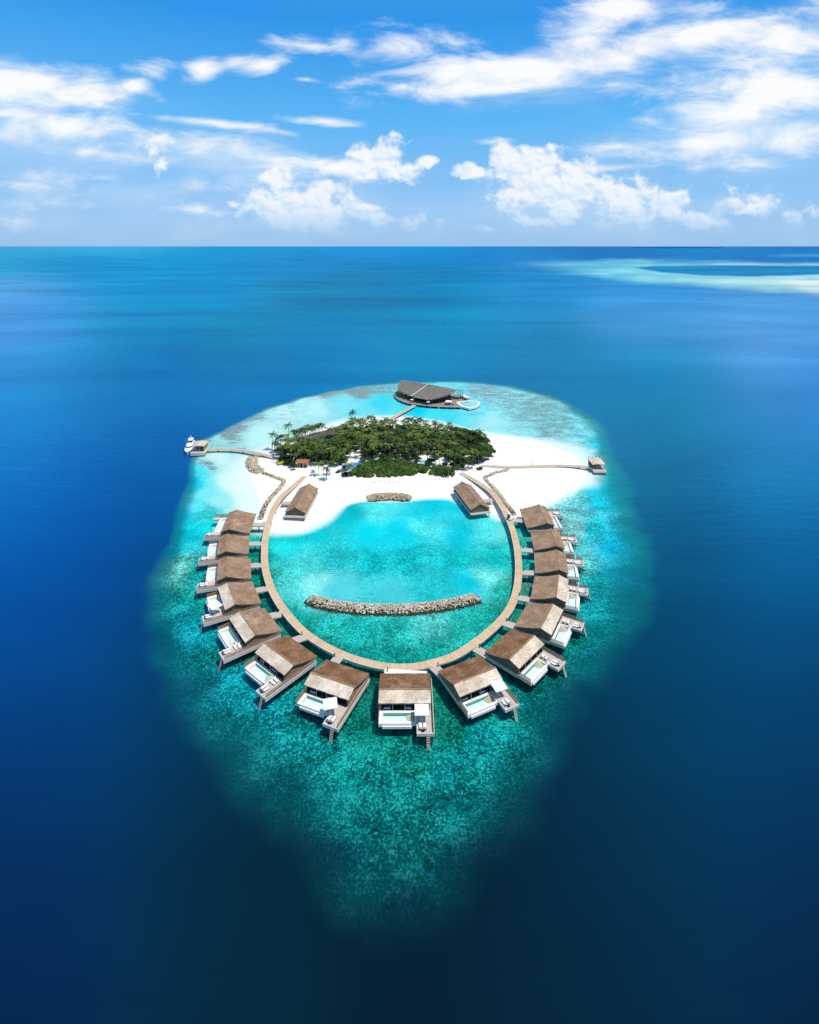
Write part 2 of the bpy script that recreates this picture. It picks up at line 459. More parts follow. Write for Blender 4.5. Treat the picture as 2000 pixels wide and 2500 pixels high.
def vnoise(x, y, seed=0):
    x = x + seed * 37.7; y = y + seed * 91.3
    xi = np.floor(x).astype(np.int64); yi = np.floor(y).astype(np.int64)
    fx = x - xi; fy = y - yi
    fx = fx * fx * (3 - 2 * fx); fy = fy * fy * (3 - 2 * fy)
    a = _tab[xi & 255, yi & 255]; b = _tab[(xi + 1) & 255, yi & 255]
    c = _tab[xi & 255, (yi + 1) & 255]; d = _tab[(xi + 1) & 255, (yi + 1) & 255]
    return (a * (1 - fx) + b * fx) * (1 - fy) + (c * (1 - fx) + d * fx) * fy


def fbm(x, y, o=4, seed=0):
    s = 0; a = 0.5; t = 0
    for k in range(o):
        s = s + a * vnoise(x * 2 ** k, y * 2 ** k, seed + k * 3); t += a; a *= 0.5
    return s / t - 0.5


def sdist(x, y, poly):
    """signed distance to a polygon, positive inside"""
    p = np.array(poly, float); n = len(p)
    best = np.full(x.shape, 1e18); inside = np.zeros(x.shape, bool)
    for i in range(n):
        ax, ay = p[i]; bx, by = p[(i + 1) % n]
        ex, ey = bx - ax, by - ay
        t = np.clip(((x - ax) * ex + (y - ay) * ey) / (ex * ex + ey * ey + 1e-12), 0, 1)
        best = np.minimum(best, (x - ax - t * ex) ** 2 + (y - ay - t * ey) ** 2)
        cr = ((ay > y) != (by > y)) & (x < (bx - ax) * (y - ay) / (by - ay + 1e-15) + ax)
        inside ^= cr
    d = np.sqrt(best)
    return np.where(inside, d, -d)


def smooth_poly(pts, it=2, closed=True):
    p = [tuple(q) for q in pts]
    for _ in range(it):
        q = []
        n = len(p)
        for i in range(n if closed else n - 1):
            a = p[i]; b = p[(i + 1) % n]
            q.append((a[0] * .75 + b[0] * .25, a[1] * .75 + b[1] * .25)); q.append((a[0] * .25 + b[0] * .75, a[1] * .25 + b[1] * .75))
        p = q if closed else [p[0]] + q + [p[-1]]
    return p


def sst(x, a, b):
    t = np.clip((x - a) / (b - a), 0, 1); return t * t * (3 - 2 * t)


REEF_PX = [(476, 1085), (470, 1125), (462, 1165), (455, 1210), (445, 1255), (430, 1300), (408, 1345), (388, 1400), (368, 1460), (352, 1520), (362, 1590),
           (400, 1660), (455, 1745), (530, 1850), (620, 1960), (720, 2080), (800, 2180), (900, 2260), (1000, 2285), (1100, 2240), (1185, 2125), (1268, 2005),
           (1345, 1868), (1428, 1722), (1498, 1598), (1545, 1500), (1562, 1410), (1556, 1320), (1536, 1230), (1512, 1150), (1492, 1085), (1455, 1030),
           (1400, 990), (1330, 962), (1250, 943), (1170, 934), (1100, 931), (1000, 932), (920, 937), (850, 947), (760, 965), (690, 985), (620, 1012), (560, 1040), (510, 1066)]
SAND_PX = [(668, 1092), (652, 1100), (640, 1106), (622, 1116), (610, 1135), (608, 1160), (616, 1185), (632, 1205), (640, 1225), (632, 1262), (628, 1280), (640, 1290),
           (660, 1298), (685, 1301), (712, 1299), (740, 1294), (766, 1284), (788, 1270), (806, 1256), (828, 1240), (850, 1230), (880, 1224), (905, 1223), (950, 1224),
           (1005, 1220), (1040, 1215), (1075, 1213), (1105, 1216), (1128, 1226), (1160, 1242), (1200, 1252), (1232, 1268), (1262, 1266), (1290, 1252), (1330, 1234),
           (1370, 1214), (1402, 1194), (1424, 1175), (1432, 1150), (1420, 1128), (1395, 1108), (1362, 1092), (1320, 1080), (1260, 1068), (1200, 1061), (1165, 1057),
           (1140, 1052), (1100, 1040), (1040, 1026), (950, 1019), (880, 1024), (820, 1036), (760, 1055), (720, 1070), (690, 1082)]
reef = smooth_poly([un(*p) for p in REEF_PX])
sand = smooth_poly([un(*p) for p in SAND_PX])

# survey of the sea: (column, row, water colour over the seabed with sky reflection and shade painted in, coral mottling, brown reef flat)
S = """520 1120 0.4634 0.6704 0.6002 0.05 0;560 1180 0.4898 0.6880 0.6100 0.05 0;600 1230 0.5425 0.7091 0.6056 0 0;590 1200 0.5428 0.7035 0.6064 0 0;500 1200 0.1481 0.5968 0.5844 0.1 0.1
480 1150 0.0431 0.5565 0.5916 0.2 0;470 1180 0.0004 0.4417 0.5310 0.2 0;500 1135 0.1659 0.4422 0.4270 0.2 0.75;520 1060 0.2411 0.5497 0.5306 0.1 0.3;560 1030 0.1647 0.4441 0.4782 0.3 1
600 1015 0.2398 0.5776 0.5563 0.1 0.6;640 1060 0.4087 0.6653 0.6071 0 0;640 985 0.2401 0.3645 0.3561 0.3 1;690 1005 0.3849 0.6543 0.6089 0.05 0.35;720 962 0.2007 0.3191 0.3142 0.3 1
770 990 0.3611 0.6538 0.6085 0.05 0.1;800 942 0.2001 0.3632 0.3341 0.3 1;840 985 0.1712 0.5798 0.5970 0.05 0;880 955 0.1625 0.4419 0.4764 0.3 0.85;900 1000 0.1163 0.5539 0.5832 0 0
930 985 0.0263 0.5165 0.5802 0.05 0;960 1012 0.0735 0.5455 0.5977 0.05 0;940 940 0.1284 0.4160 0.4272 0.3 0.6;1000 936 0.1283 0.4675 0.5015 0.3 0.5;1080 942 0.1284 0.5285 0.5605 0.3 0.4
1050 1015 0.0390 0.5600 0.5839 0.1 0;1100 1000 0.0390 0.5248 0.5895 0.2 0;1020 1000 0.0004 0.4895 0.5806 0.05 0;1180 960 0.1644 0.4731 0.5073 0.4 0.6;1150 1000 0.1186 0.5248 0.5616 0.2 0.2
1200 1035 0.2770 0.6053 0.5814 0.05 0.05;1280 1055 0.2102 0.5319 0.5414 0.3 0.3;1300 1000 0.1496 0.3679 0.3684 0.5 0.5;1350 1055 0.1512 0.3984 0.4013 0.5 0.5;1400 1085 0.2238 0.5383 0.5424 0.4 0.35
1240 985 0.1668 0.4789 0.5027 0.5 0.5;1380 1030 0.1338 0.4276 0.4384 0.5 0.5;1425 1060 0.1069 0.4544 0.4890 0.5 0.4;1465 1090 0.0004 0.4001 0.4596 0.4 0.2;1440 1120 0.2054 0.5338 0.5164 0.3 0.3
1480 1170 0.0004 0.4898 0.5793 0 0;1450 1168 0.0004 0.5170 0.5794 0 0;1500 1200 0.0004 0.3645 0.4743 0.2 0;1470 1220 0.0004 0.3760 0.4395 0.5 0;1420 1228 0.0849 0.3834 0.3695 0.8 0.1
1390 1225 0.1454 0.4128 0.3920 0.8 0.2;1350 1265 0.1324 0.4328 0.4148 0.8 0.3;1400 1300 0.1330 0.4123 0.3825 0.8 0.4;1450 1300 0.0056 0.3604 0.3963 0.7 0.1;1430 1380 0.0768 0.3968 0.3691 0.8 0.1
1500 1330 0.0004 0.3272 0.4338 0.4 0;1520 1400 0.0004 0.2820 0.3836 0.4 0;1460 1430 0.0030 0.2940 0.2916 0.8 0;1530 1460 0.0004 0.1593 0.1775 0.3 0;1460 1500 0.0004 0.2359 0.2375 0.8 0
1380 1560 0.0004 0.1505 0.1197 0.8 0;1470 1560 0.0004 0.1960 0.1999 0.7 0;1340 1640 0.0004 0.1125 0.0888 0.8 0;1420 1640 0.0004 0.1820 0.1815 0.8 0;1490 1630 0.0004 0.0749 0.0935 0.3 0
1300 1720 0.0004 0.1620 0.1449 1 0;1400 1750 0.0004 0.0981 0.1042 0.7 0;1200 1800 0.0004 0.2017 0.1979 1 0;1100 1780 0.0004 0.1138 0.0811 0.9 0;1250 1850 0.0004 0.1333 0.1293 0.9 0
1100 1880 0.0004 0.1766 0.1693 1 0;1000 1850 0.0004 0.1453 0.1169 1 0;950 1900 0.0004 0.1534 0.1357 1 0;850 1840 0.0004 0.1766 0.1583 1 0;880 1780 0.0004 0.1257 0.0963 0.9 0
760 1800 0.0004 0.1890 0.1860 1 0;700 1760 0.0004 0.1707 0.1634 1 0;650 1740 0.0004 0.2084 0.2325 1 0;600 1800 0.0004 0.1113 0.1129 0.7 0;1000 2000 0.0004 0.1232 0.1115 0.9 0
850 2000 0.0004 0.1232 0.1159 0.9 0;1100 2000 0.0004 0.1137 0.1073 0.9 0;1250 1980 0.0004 0.0721 0.0791 0.6 0;700 1950 0.0004 0.0757 0.0827 0.6 0;1000 2100 0.0004 0.0840 0.0802 0.7 0
900 2150 0.0004 0.0686 0.0725 0.6 0;1000 2220 0.0004 0.0337 0.0477 0.4 0;1100 2130 0.0004 0.0573 0.0660 0.6 0;800 2080 0.0004 0.0452 0.0592 0.5 0;1200 2080 0.0004 0.0400 0.0534 0.5 0
480 1400 0.0004 0.2158 0.2021 0.8 0;416 1345 0.0006 0.3306 0.3449 0.5 0;440 1385 0.0983 0.3866 0.3104 0.9 0.1;416 1409 0.0685 0.3403 0.2724 0.9 0.1;404 1467 0.0050 0.2233 0.1910 0.7 0
462 1467 0.0004 0.2178 0.1952 0.9 0;440 1525 0.0004 0.2049 0.2210 0.8 0;497 1548 0.0004 0.2354 0.2614 0.8 0;451 1548 0.0004 0.1897 0.2185 0.7 0;410 1560 0.0004 0.0730 0.0930 0.3 0
509 1594 0.0004 0.1691 0.1557 0.9 0;485 1600 0.0004 0.1672 0.1647 0.8 0;555 1660 0.0004 0.2163 0.2431 0.9 0;510 1660 0.0004 0.1046 0.1257 0.7 0;451 1258 0.0004 0.3881 0.5241 0.1 0
485 1235 0.0727 0.5693 0.5703 0.25 0;532 1223 0.2424 0.6174 0.5538 0.05 0;497 1258 0.0243 0.4142 0.4018 0.5 0.1;485 1293 0.0030 0.4497 0.4679 0.4 0;451 1304 0.0004 0.3958 0.4532 0.3 0
512 1290 0.0052 0.4497 0.4342 0.4 0;630 1310 0.0004 0.3717 0.3413 0.4 0;630 1350 0.0004 0.1830 0.1294 0.8 0;625 1400 0.0004 0.1741 0.1352 0.8 0;640 1440 0.0004 0.1594 0.1167 0.8 0
665 1490 0.0004 0.1307 0.0965 0.7 0;720 1540 0.0023 0.1133 0.0796 0.48 0;770 1590 0.0025 0.1043 0.0730 0.48 0;900 1650 0.0004 0.0800 0.0558 0.7 0;1100 1640 0.0004 0.0959 0.0683 0.7 0
1250 1500 0.0051 0.1574 0.1158 0.7 0;1290 1430 0.0411 0.1813 0.1467 0.7 0;1290 1370 0.0043 0.3035 0.2735 0.7 0;1285 1310 0.0158 0.2793 0.2243 0.7 0;1260 1280 0.0028 0.2468 0.1943 0.5 0
862 1243 0.0004 0.3493 0.3658 0.03 0;830 1262 0.0004 0.4010 0.4155 0.07 0;918 1254 0.0643 0.5879 0.5601 0.27 0;1048 1236 0.0004 0.4389 0.4963 0.15 0;1085 1224 0.0014 0.4939 0.5405 0.1 0
900 1299 0.0004 0.5350 0.5748 0.07 0;974 1302 0.0004 0.5035 0.5602 0.1 0;1048 1284 0.0508 0.5503 0.5473 0.34 0;1122 1310 0.0006 0.4205 0.4678 0.2 0;1196 1284 0.0550 0.5578 0.5275 0.27 0
1225 1290 0.1104 0.5828 0.5288 0.2 0;751 1310 0.0006 0.4579 0.4698 0.14 0;714 1321 0.0008 0.4352 0.4204 0.2 0;677 1336 0.0098 0.5062 0.5008 0.27 0;733 1366 0.0521 0.5185 0.4774 0.41 0
807 1366 0.0104 0.3652 0.3609 0.48 0;900 1373 0.0015 0.3651 0.3609 0.48 0;992 1373 0.0015 0.3190 0.3141 0.54 0;1122 1366 0.0014 0.3790 0.3781 0.48 0;1215 1347 0.0011 0.3737 0.3474 0.34 0
696 1403 0.0483 0.4780 0.4369 0.48 0;770 1432 0.1672 0.5790 0.5261 0.2 0;720 1450 0.0662 0.4909 0.4532 0.34 0;844 1447 0.0644 0.4776 0.5036 0.07 0;955 1440 0.0467 0.4709 0.4825 0.14 0
1048 1440 0.0107 0.3928 0.3953 0.27 0;1141 1432 0.0019 0.4307 0.4828 0.14 0;1196 1421 0.1241 0.5586 0.4931 0.34 0;1234 1458 0.0111 0.3438 0.2761 0.54 0;714 1514 0.0023 0.2867 0.2460 0.61 0
788 1532 0.0113 0.3448 0.2922 0.61 0;863 1532 0.0060 0.3318 0.2848 0.61 0;955 1544 0.0114 0.3471 0.2943 0.68 0;1048 1532 0.0580 0.3903 0.3555 0.61 0;1141 1532 0.0113 0.3448 0.2775 0.61 0
1196 1514 0.0059 0.2750 0.2197 0.61 0;955 1596 0.0026 0.2353 0.1905 0.68 0;1048 1596 0.0026 0.2353 0.1905 0.68 0;863 1588 0.0025 0.2148 0.1734 0.68 0;530 1045 0.1756 0.3718 0.3668 0.2 1
600 1003 0.1610 0.3290 0.3273 0.3 1;680 975 0.1601 0.3068 0.3066 0.3 1;760 955 0.1451 0.2855 0.2867 0.3 0.95;840 947 0.1312 0.3496 0.3682 0.3 0.85;660 1003 0.3188 0.6074 0.5836 0.1 0.3
740 985 0.3182 0.6192 0.6001 0.1 0.2;500 1062 0.1760 0.4204 0.4118 0.2 0.7"""
D = """0 620 0.0234 0.2561 0.4233;0 650 0.0004 0.2376 0.3914;150 650 0.0004 0.1866 0.3781;0 700 0.0796 0.2561 0.4762;100 760 0.0236 0.2130 0.4469
0 820 0.0738 0.2064 0.4862;0 900 0.0004 0.1873 0.4095;100 900 0.0004 0.1748 0.3567;300 800 0.0004 0.1773 0.3399;500 620 0.0004 0.2130 0.4140
500 700 0.0004 0.1866 0.3652;250 690 0.0004 0.2130 0.4094;700 650 0.0004 0.1711 0.3566;1000 620 0.0004 0.1803 0.4094;1000 660 0.0004 0.1477 0.3001
1000 720 0.0004 0.1394 0.2849;800 720 0.0004 0.1534 0.2849;600 850 0.0004 0.1715 0.2849;1000 800 0.0004 0.1711 0.3039;1130 780 0.0004 0.1996 0.3399
1200 620 0.0004 0.1562 0.3781;1500 610 0.0004 0.1159 0.3236;1900 612 0.0004 0.1287 0.3482;1300 720 0.0004 0.1711 0.3695;1600 720 0.0128 0.1931 0.4279
1600 780 0.0520 0.2487 0.4663;1900 760 0.0520 0.2376 0.4663;1900 850 0.0610 0.2380 0.4762;2000 950 0.0252 0.1787 0.4475;1600 900 0.0004 0.1718 0.3400
1400 900 0.0004 0.1512 0.2775;1700 1000 0.0004 0.1650 0.3018;1900 1050 0.0004 0.1578 0.3553;1900 1200 0.0004 0.1364 0.2606;1600 1100 0.0004 0.1097 0.1975
1550 1200 0.0004 0.0961 0.1696;1700 1300 0.0004 0.0603 0.1625;1950 1350 0.0004 0.0805 0.2183;1650 1450 0.0004 0.0485 0.1074;1900 1550 0.0004 0.0396 0.1208
1600 1600 0.0004 0.0317 0.0680;1950 1750 0.0004 0.0248 0.0625;1700 1800 0.0004 0.0172 0.0460;1500 1900 0.0004 0.0174 0.0392;1950 2000 0.0004 0.0095 0.0327
1600 2100 0.0004 0.0126 0.0269;1300 2200 0.0004 0.0133 0.0271;1950 2300 0.0004 0.0062 0.0187;1500 2400 0.0004 0.0072 0.0197;1000 2350 0.0004 0.0103 0.0196
1000 2480 0.0004 0.0078 0.0183;500 2450 0.0004 0.0068 0.0190;500 2200 0.0004 0.0126 0.0271;100 2450 0.0004 0.0063 0.0214;100 2200 0.0004 0.0096 0.0352
100 2000 0.0004 0.0167 0.0506;400 2000 0.0004 0.0190 0.0406;600 2100 0.0004 0.0191 0.0298;100 1750 0.0004 0.0248 0.0857;400 1800 0.0004 0.0279 0.0513
100 1550 0.0004 0.0384 0.1749;300 1600 0.0004 0.0295 0.0850;50 1350 0.0004 0.0768 0.3198;200 1300 0.0004 0.0587 0.2822;350 1350 0.0004 0.0503 0.1713
50 1150 0.0004 0.1254 0.3611;200 1150 0.0004 0.0806 0.2711;400 1150 0.0004 0.0656 0.2233;50 1000 0.0004 0.1563 0.3843;250 1000 0.0004 0.1189 0.2866
450 1000 0.0004 0.0932 0.2646;400 900 0.0004 0.1347 0.3158;650 920 0.0004 0.1095 0.2850;800 870 0.0004 0.1426 0.3157;1000 880 0.0004 0.1656 0.3079
1250 950 0.0004 0.1174 0.2493;1150 870 0.0004 0.1510 0.3079;1500 1000 0.0004 0.1369 0.2719;-800 700 0.0235 0.2130 0.4469;-800 1200 0.0004 0.1165 0.3280
-800 2000 0.0004 0.0132 0.0533;2800 700 0.0365 0.1963 0.4469;2800 1200 0.0004 0.1313 0.2895;2800 2000 0.0004 0.0112 0.0349;1000 604 0.0004 0.2130 0.4566
300 604 0.0234 0.2753 0.4566;1700 604 0.0004 0.1562 0.3825"""
KL = np.array([1.24, 1.29, 1.53])


def table(txt):
    rows = [[float(v) for v in r.split()] for r in txt.replace('\n', ';').split(';') if r.strip()]
    a = np.array(rows)
    c = a[:, 2:5]
    return a[:, :2], np.c_[np.clip(c, 0.0006, 0.9), a[:, 5:]]


def spread(px, py, pts, vals, eps, pw):
    o = np.zeros((px.size, vals.shape[1]))
    for i in range(0, px.size, 40000):
        dx = px[i:i + 40000, None] - pts[None, :, 0]; dy = (py[i:i + 40000, None] - pts[None, :, 1]) * 1.25
        w = (dx * dx + dy * dy + eps * eps) ** (-pw)
        o[i:i + 40000] = (w @ vals) / w.sum(1)[:, None]
    return o


def smooth_field(px, py, pts, vals, sg=95.0):
    yt = lambda y: 430.0 * np.log(np.maximum(y - HZ, 1) + 40)
    o = np.zeros((px.size, vals.shape[1])); ty = yt(py); tp = yt(pts[:, 1])
    for i in range(0, px.size, 40000):
        d2 = (px[i:i + 40000, None] - pts[None, :, 0]) ** 2 + (ty[i:i + 40000, None] - tp[None, :]) ** 2
        s_ = sg + 45.0 * np.clip((py[i:i + 40000, None] - 1150.0) / 700.0, 0, 1)
        w = np.exp(-d2 / (2 * s_ * s_)) + 3.0e3 / (d2 + 4e4) ** 2.0
        o[i:i + 40000] = (w @ vals) / w.sum(1)[:, None]
    return o


sv = [0.0]
while sv[-1] < 0.46: sv.append(sv[-1] + 0.0034)
while sv[-1] < 0.80: sv.append(sv[-1] + 0.008)
while sv[-1] < 40: sv.append(sv[-1] * 1.5)
s_lin = np.array([-v for v in sv[:0:-1]] + sv)
yv = [12.0, 20.0, 28.0, 36.0, 44.0, 52.0, 60.0, 66.0, 70.0]
while yv[-1] < 500: yv.append(yv[-1] + 0.85)
V0 = F * H / yv[-1]
for V in np.arange(V0 - 1.0, 30, -1.0): yv.append(F * H / V)
for V in (28, 25, 22, 19, 16, 13, 10.5, 8.5, 7, 5.5, 4.3, 3.3, 2.5, 1.8, 1.2, .8, .5): yv.append(F * H / V)
y_lin = np.array(yv)
ns, ny = len(s_lin), len(y_lin)
SS, YY = np.meshgrid(s_lin, y_lin)
XX = (SS * YY).ravel(); YF = YY.ravel()
XX = np.clip(XX, -400000, 400000)
PX = 1000 + F * XX / YF; PY = HZ + F * H / YF

dpts, dval = table(D); spts, sval = table(S)  # open-sea points carry cloud reflections and steep-view darkening in their colour
deep = np.zeros((XX.size, 3))
inn = (PX > -1500) & (PX < 3500)
deep[:] = dval[-1, :3]
deep[inn] = smooth_field(PX[inn], PY[inn], dpts, dval)[:, :3]
base_far = dval[dpts[:, 1].argmax(), :3]
fl_ = sst(YF, 12.0, 88.0)[:, None]
deep = deep * fl_ + base_far * (1 - fl_)
bcol = deep.copy(); mot = np.zeros(XX.size); flat = np.zeros(XX.size); deepness = np.ones(XX.size)

near = (np.abs(XX) < 200) & (YF < 600)
xn, yn = XX[near], YF[near]
wob = fbm(xn * 0.05, yn * 0.05, 5, 2)
wob2 = fbm(xn * 0.018, yn * 0.018, 3, 9)
sr = sdist(xn, yn, reef)
wid_p = np.array([(480, 1100), (450, 1260), (400, 1420), (400, 1650), (600, 1950), (1000, 2270), (1350, 1900), (1520, 1600), (1555, 1400), (1520, 1200), (1450, 1030), (1250, 945), (1000, 932), (760, 965), (560, 1040)], float)
wid_v = np.array([4, 6, 10, 12, 13, 13, 13, 14, 14, 12, 9, 7, 5, 4, 4], float)[:, None]
wid = spread(PX[near], PY[near], wid_p, wid_v, 20, 2.0)[:, 0]
m = sst(sr + wob * (2.0 + wid * 0.9) + wob2 * 1.5, -0.4 * wid, 1.1 * wid)
# the survey points are bent by noise so that colour areas get ragged borders
wx = fbm(xn * 0.06, yn * 0.06, 4, 21) * 70 * np.clip((PY[near] - HZ) / 900, .2, 1.2); wy = fbm(xn * 0.06, yn * 0.06, 4, 27) * 55 * np.clip((PY[near] - HZ) / 900, .15, 1.2)
sh_ = spread(PX[near] + wx, PY[near] + wy, spts, sval, 13.0, 1.9)
sd = sdist(xn, yn, sand)
shore_p = np.array([(600, 1160), (620, 1240), (700, 1300), (800, 1265), (880, 1222), (1100, 1216), (1200, 1255), (1290, 1255), (1400, 1200), (1435, 1150), (1400, 1105), (1250, 1066), (1100, 1035), (900, 1020), (700, 1080)], float)
shore_v = np.array([18, 12, 6, 5, 3, 3.5, 4, 3, 6, 14, 20, 8, 8, 12, 10], float)[:, None]
shw = spread(PX[near], PY[near], shore_p, shore_v, 15, 2.0)[:, 0]
k = 1 - sst(-sd + wob * 4, 0.0, shw)
pale = np.array([0.62, 0.72, 0.70]) * np.ones((xn.size, 1))
shc = sh_[:, :3] * (1 - k[:, None]) + pale * k[:, None]
bcol[near] = deep[near] * (1 - m[:, None]) + shc * m[:, None]
# the drop-off: a thin rim of teal where the slope falls away
rim = np.clip((4 * m * (1 - m)), 0, 1)[:, None] * 0.6 * np.clip((1850 - PY[near]) / 500, 0.12, 1)[:, None]
teal = np.array([0.002, 0.150, 0.150]) * (0.35 + 0.65 * np.clip((1900 - PY[near]) / 800, 0, 1))[:, None]
bcol[near] = bcol[near] * (1 - rim) + teal * rim
mot[near] = sh_[:, 3] * m * (1 - k); flat[near] = sh_[:, 4] * m * (1 - k); deepness[near] = 1 - m

# far atoll to the right: a pale bank round a blue lagoon
far = (PX > 900) & (PX < 3600) & (PY < 760) & (PY > 603)
fx, fy = PX[far], PY[far]
nz = fbm(fx * 0.006, fy * 0.05, 4, 5); nz2 = fbm(fx * 0.02, fy * 0.12, 4, 15)
bank = sdist(fx, fy * 6, [(1200, 640 * 6), (1320, 632 * 6), (1500, 634 * 6), (1700, 637 * 6), (2000, 641 * 6), (2600, 640 * 6), (2600, 735 * 6), (2000, 719 * 6), (1750, 706 * 6), (1560, 692 * 6), (1400, 672 * 6), (1290, 655 * 6)])
lag = sdist(fx, fy * 6, [(1540, 653 * 6), (1600, 648.5 * 6), (1720, 647 * 6), (2000, 648 * 6), (2600, 650 * 6), (2600, 672 * 6), (2000, 671 * 6), (1850, 676 * 6), (1720, 674 * 6), (1610, 665 * 6)])
kb = sst(bank + nz * 70 + nz2 * 25, -30, 70) * sst(fx, 1200, 1560) ** 0.7
colb = np.array(lin((95, 190, 218))) / KL + np.clip(nz2 + 0.1, 0, 1)[:, None] * 0.25
brt = sst(fx, 1450, 1900)
colb = colb * (1 - brt[:, None]) + brt[:, None] * (np.array(lin((165, 215, 230))) / KL + nz2[:, None] * 0.10)
spit = sst(sdist(fx, fy * 6, [(1860, 684 * 6), (2000, 682 * 6), (2600, 684 * 6), (2600, 722 * 6), (2000, 716 * 6), (1900, 702 * 6), (1930, 692 * 6)]) + nz2 * 60, -10, 30)
colb = colb * (1 - 0.9 * spit[:, None]) + 0.9 * spit[:, None] * (np.array(lin((208, 224, 232))) / KL)
kl = sst(lag + nz2 * 14, -8, 16)
colb = colb * (1 - kl[:, None]) + kl[:, None] * (np.array(lin((0, 128, 192))) / KL)
kt = sst(sdist(fx, fy * 6, [(1780, 625 * 6), (2000, 620 * 6), (2600, 620 * 6), (2600, 628 * 6), (2000, 628 * 6)]) + nz2 * 30, -10, 22) * 0.6
b = bcol[far]
b = b * (1 - kb[:, None]) + colb * kb[:, None]
b = b * (1 - kt[:, None]) + kt[:, None] * (np.array(lin((90, 170, 210))) / KL)
bcol[far] = np.clip(b, 0.0006, 0.9)

vs = np.c_[XX, YF, np.zeros(XX.size)]
ii = np.arange(ns * ny).reshape(ny, ns)
fs = np.stack([ii[:-1, :-1], ii[:-1, 1:], ii[1:, 1:], ii[1:, :-1]], -1).reshape(-1, 4)
# wide apron behind and beneath the viewpoint
n0 = len(vs)
xa = [-400000, -3000, -12 * 0.8, 12 * 0.8, 3000, 400000]
ap = np.array([(x, y, 0.0) for y in (-400000, -3000, 12.0) for x in xa])
vs = np.r_[vs, ap]
af = np.array([(n0 + r * 6 + c, n0 + r * 6 + c + 1, n0 + (r + 1) * 6 + c + 1, n0 + (r + 1) * 6 + c) for r in range(2) for c in range(5)])
fs = np.r_[fs, af]
bcol = np.r_[bcol, np.repeat(dval[[dpts[:, 1].argmax()], :3], 18, 0)]
mot = np.r_[mot, np.zeros(18)]; flat = np.r_[flat, np.zeros(18)]; deepness = np.r_[deepness, np.ones(18)]
me = bpy.data.meshes.new('water')
me.vertices.add(len(vs)); me.vertices.foreach_set('co', vs.ravel())
me.loops.add(fs.size); me.loops.foreach_set('vertex_index', fs.ravel())
me.polygons.add(len(fs)); me.polygons.foreach_set('loop_start', np.arange(0, fs.size, 4)); me.polygons.foreach_set('loop_total', np.full(len(fs), 4))
me.update(calc_edges=True)
a = me.attributes.new('bed_sky', 'FLOAT_COLOR', 'POINT'); a.data.foreach_set('color', np.c_[bcol, np.ones(len(bcol))].ravel())
for nm, arr in (('mottle', mot), ('flat', flat), ('deep', deepness)):
    a = me.attributes.new(nm, 'FLOAT', 'POINT'); a.data.foreach_set('value', arr)

m, nt = nt_new('sea_water')
tc = N(nt, 'ShaderNodeTexCoord').outputs['Object']


def attr(n):
    return N(nt, 'ShaderNodeAttribute', attribute_name=n)


bed_sky = attr('bed_sky').outputs['Color']; am = attr('mottle').outputs['Fac']; af_ = attr('flat').outputs['Fac']; ad = attr('deep').outputs['Fac']
n1 = noise_n(nt, tc, 0.10, 5, 0.6, 0.3)
n2 = noise_n(nt, tc, 0.7, 4, 0.7, 0.6)
n3 = noise_n(nt, tc, 1.7, 3, 0.75, 0.3)
t = math_n(nt, 'ADD', math_n(nt, 'MULTIPLY_ADD', n1, 0.36, -0.06), math_n(nt, 'ADD', math_n(nt, 'MULTIPLY', n2, 0.44), math_n(nt, 'MULTIPLY_ADD', n3, 0.75, -0.215)))
fac = ramp(nt, t, [(0.38, 0.02), (0.45, 0.18), (0.50, 0.37), (0.555, 0.68), (0.61, 1.0)])
fac = math_n(nt, 'MULTIPLY_ADD', fac, 2.2, 0.08)
gain = math_n(nt, 'ADD', 1.0, math_n(nt, 'MULTIPLY', am, math_n(nt, 'SUBTRACT', fac, 1.0)))
c = mixc(nt, 1.0, bed_sky, gain, 'MULTIPLY')
# pale rubble and sand showing between coral heads
pl = math_n(nt, 'MULTIPLY', ramp(nt, t, [(0.54, 0.0), (0.62, 1.0)]), math_n(nt, 'MULTIPLY', am, 0.42))
c = mixc(nt, pl, c, mixc(nt, 0.10, mixc(nt, 1.0, bed_sky, (2.2, 2.3, 2.2), 'MULTIPLY'), (0.45, 0.55, 0.52)))
nl = noise_n(nt, tc, 0.05, 7, 0.68, 0.6)
lg = math_n(nt, 'MULTIPLY', ramp(nt, nl, [(0.52, 0.0), (0.66, 1.0)]), math_n(nt, 'MULTIPLY', am, 0.34))
c = mixc(nt, lg, c, mixc(nt, 1.0, mixc(nt, 1.0, bed_sky, (1.35, 1.35, 1.3), 'MULTIPLY'), mixc(nt, 1.0, bed_sky, (1.2, 0.6, 0.55), 'MULTIPLY'), 'ADD'))
# single dark coral heads
vo = N(nt, 'ShaderNodeTexVoronoi'); vo.inputs['Scale'].default_value = 0.24; nt.links.new(tc, vo.inputs['Vector'])
vs_ = N(nt, 'ShaderNodeSeparateColor'); nt.links.new(vo.outputs['Color'], vs_.inputs[0])
hd = math_n(nt, 'ADD', vo.outputs['Distance'], math_n(nt, 'MULTIPLY', math_n(nt, 'SUBTRACT', n2, 0.5), 0.9))
hd = math_n(nt, 'SUBTRACT', hd, math_n(nt, 'MULTIPLY_ADD', vs_.outputs[0], 0.42, -0.20))
hd = math_n(nt, 'MULTIPLY', ramp(nt, hd, [(0.0, 1.0), (0.08, 0.0)]), math_n(nt, 'MULTIPLY', am, 0.75))
c = mixc(nt, hd, c, mixc(nt, 1.0, bed_sky, (0.25, 0.22, 0.2), 'MULTIPLY'))
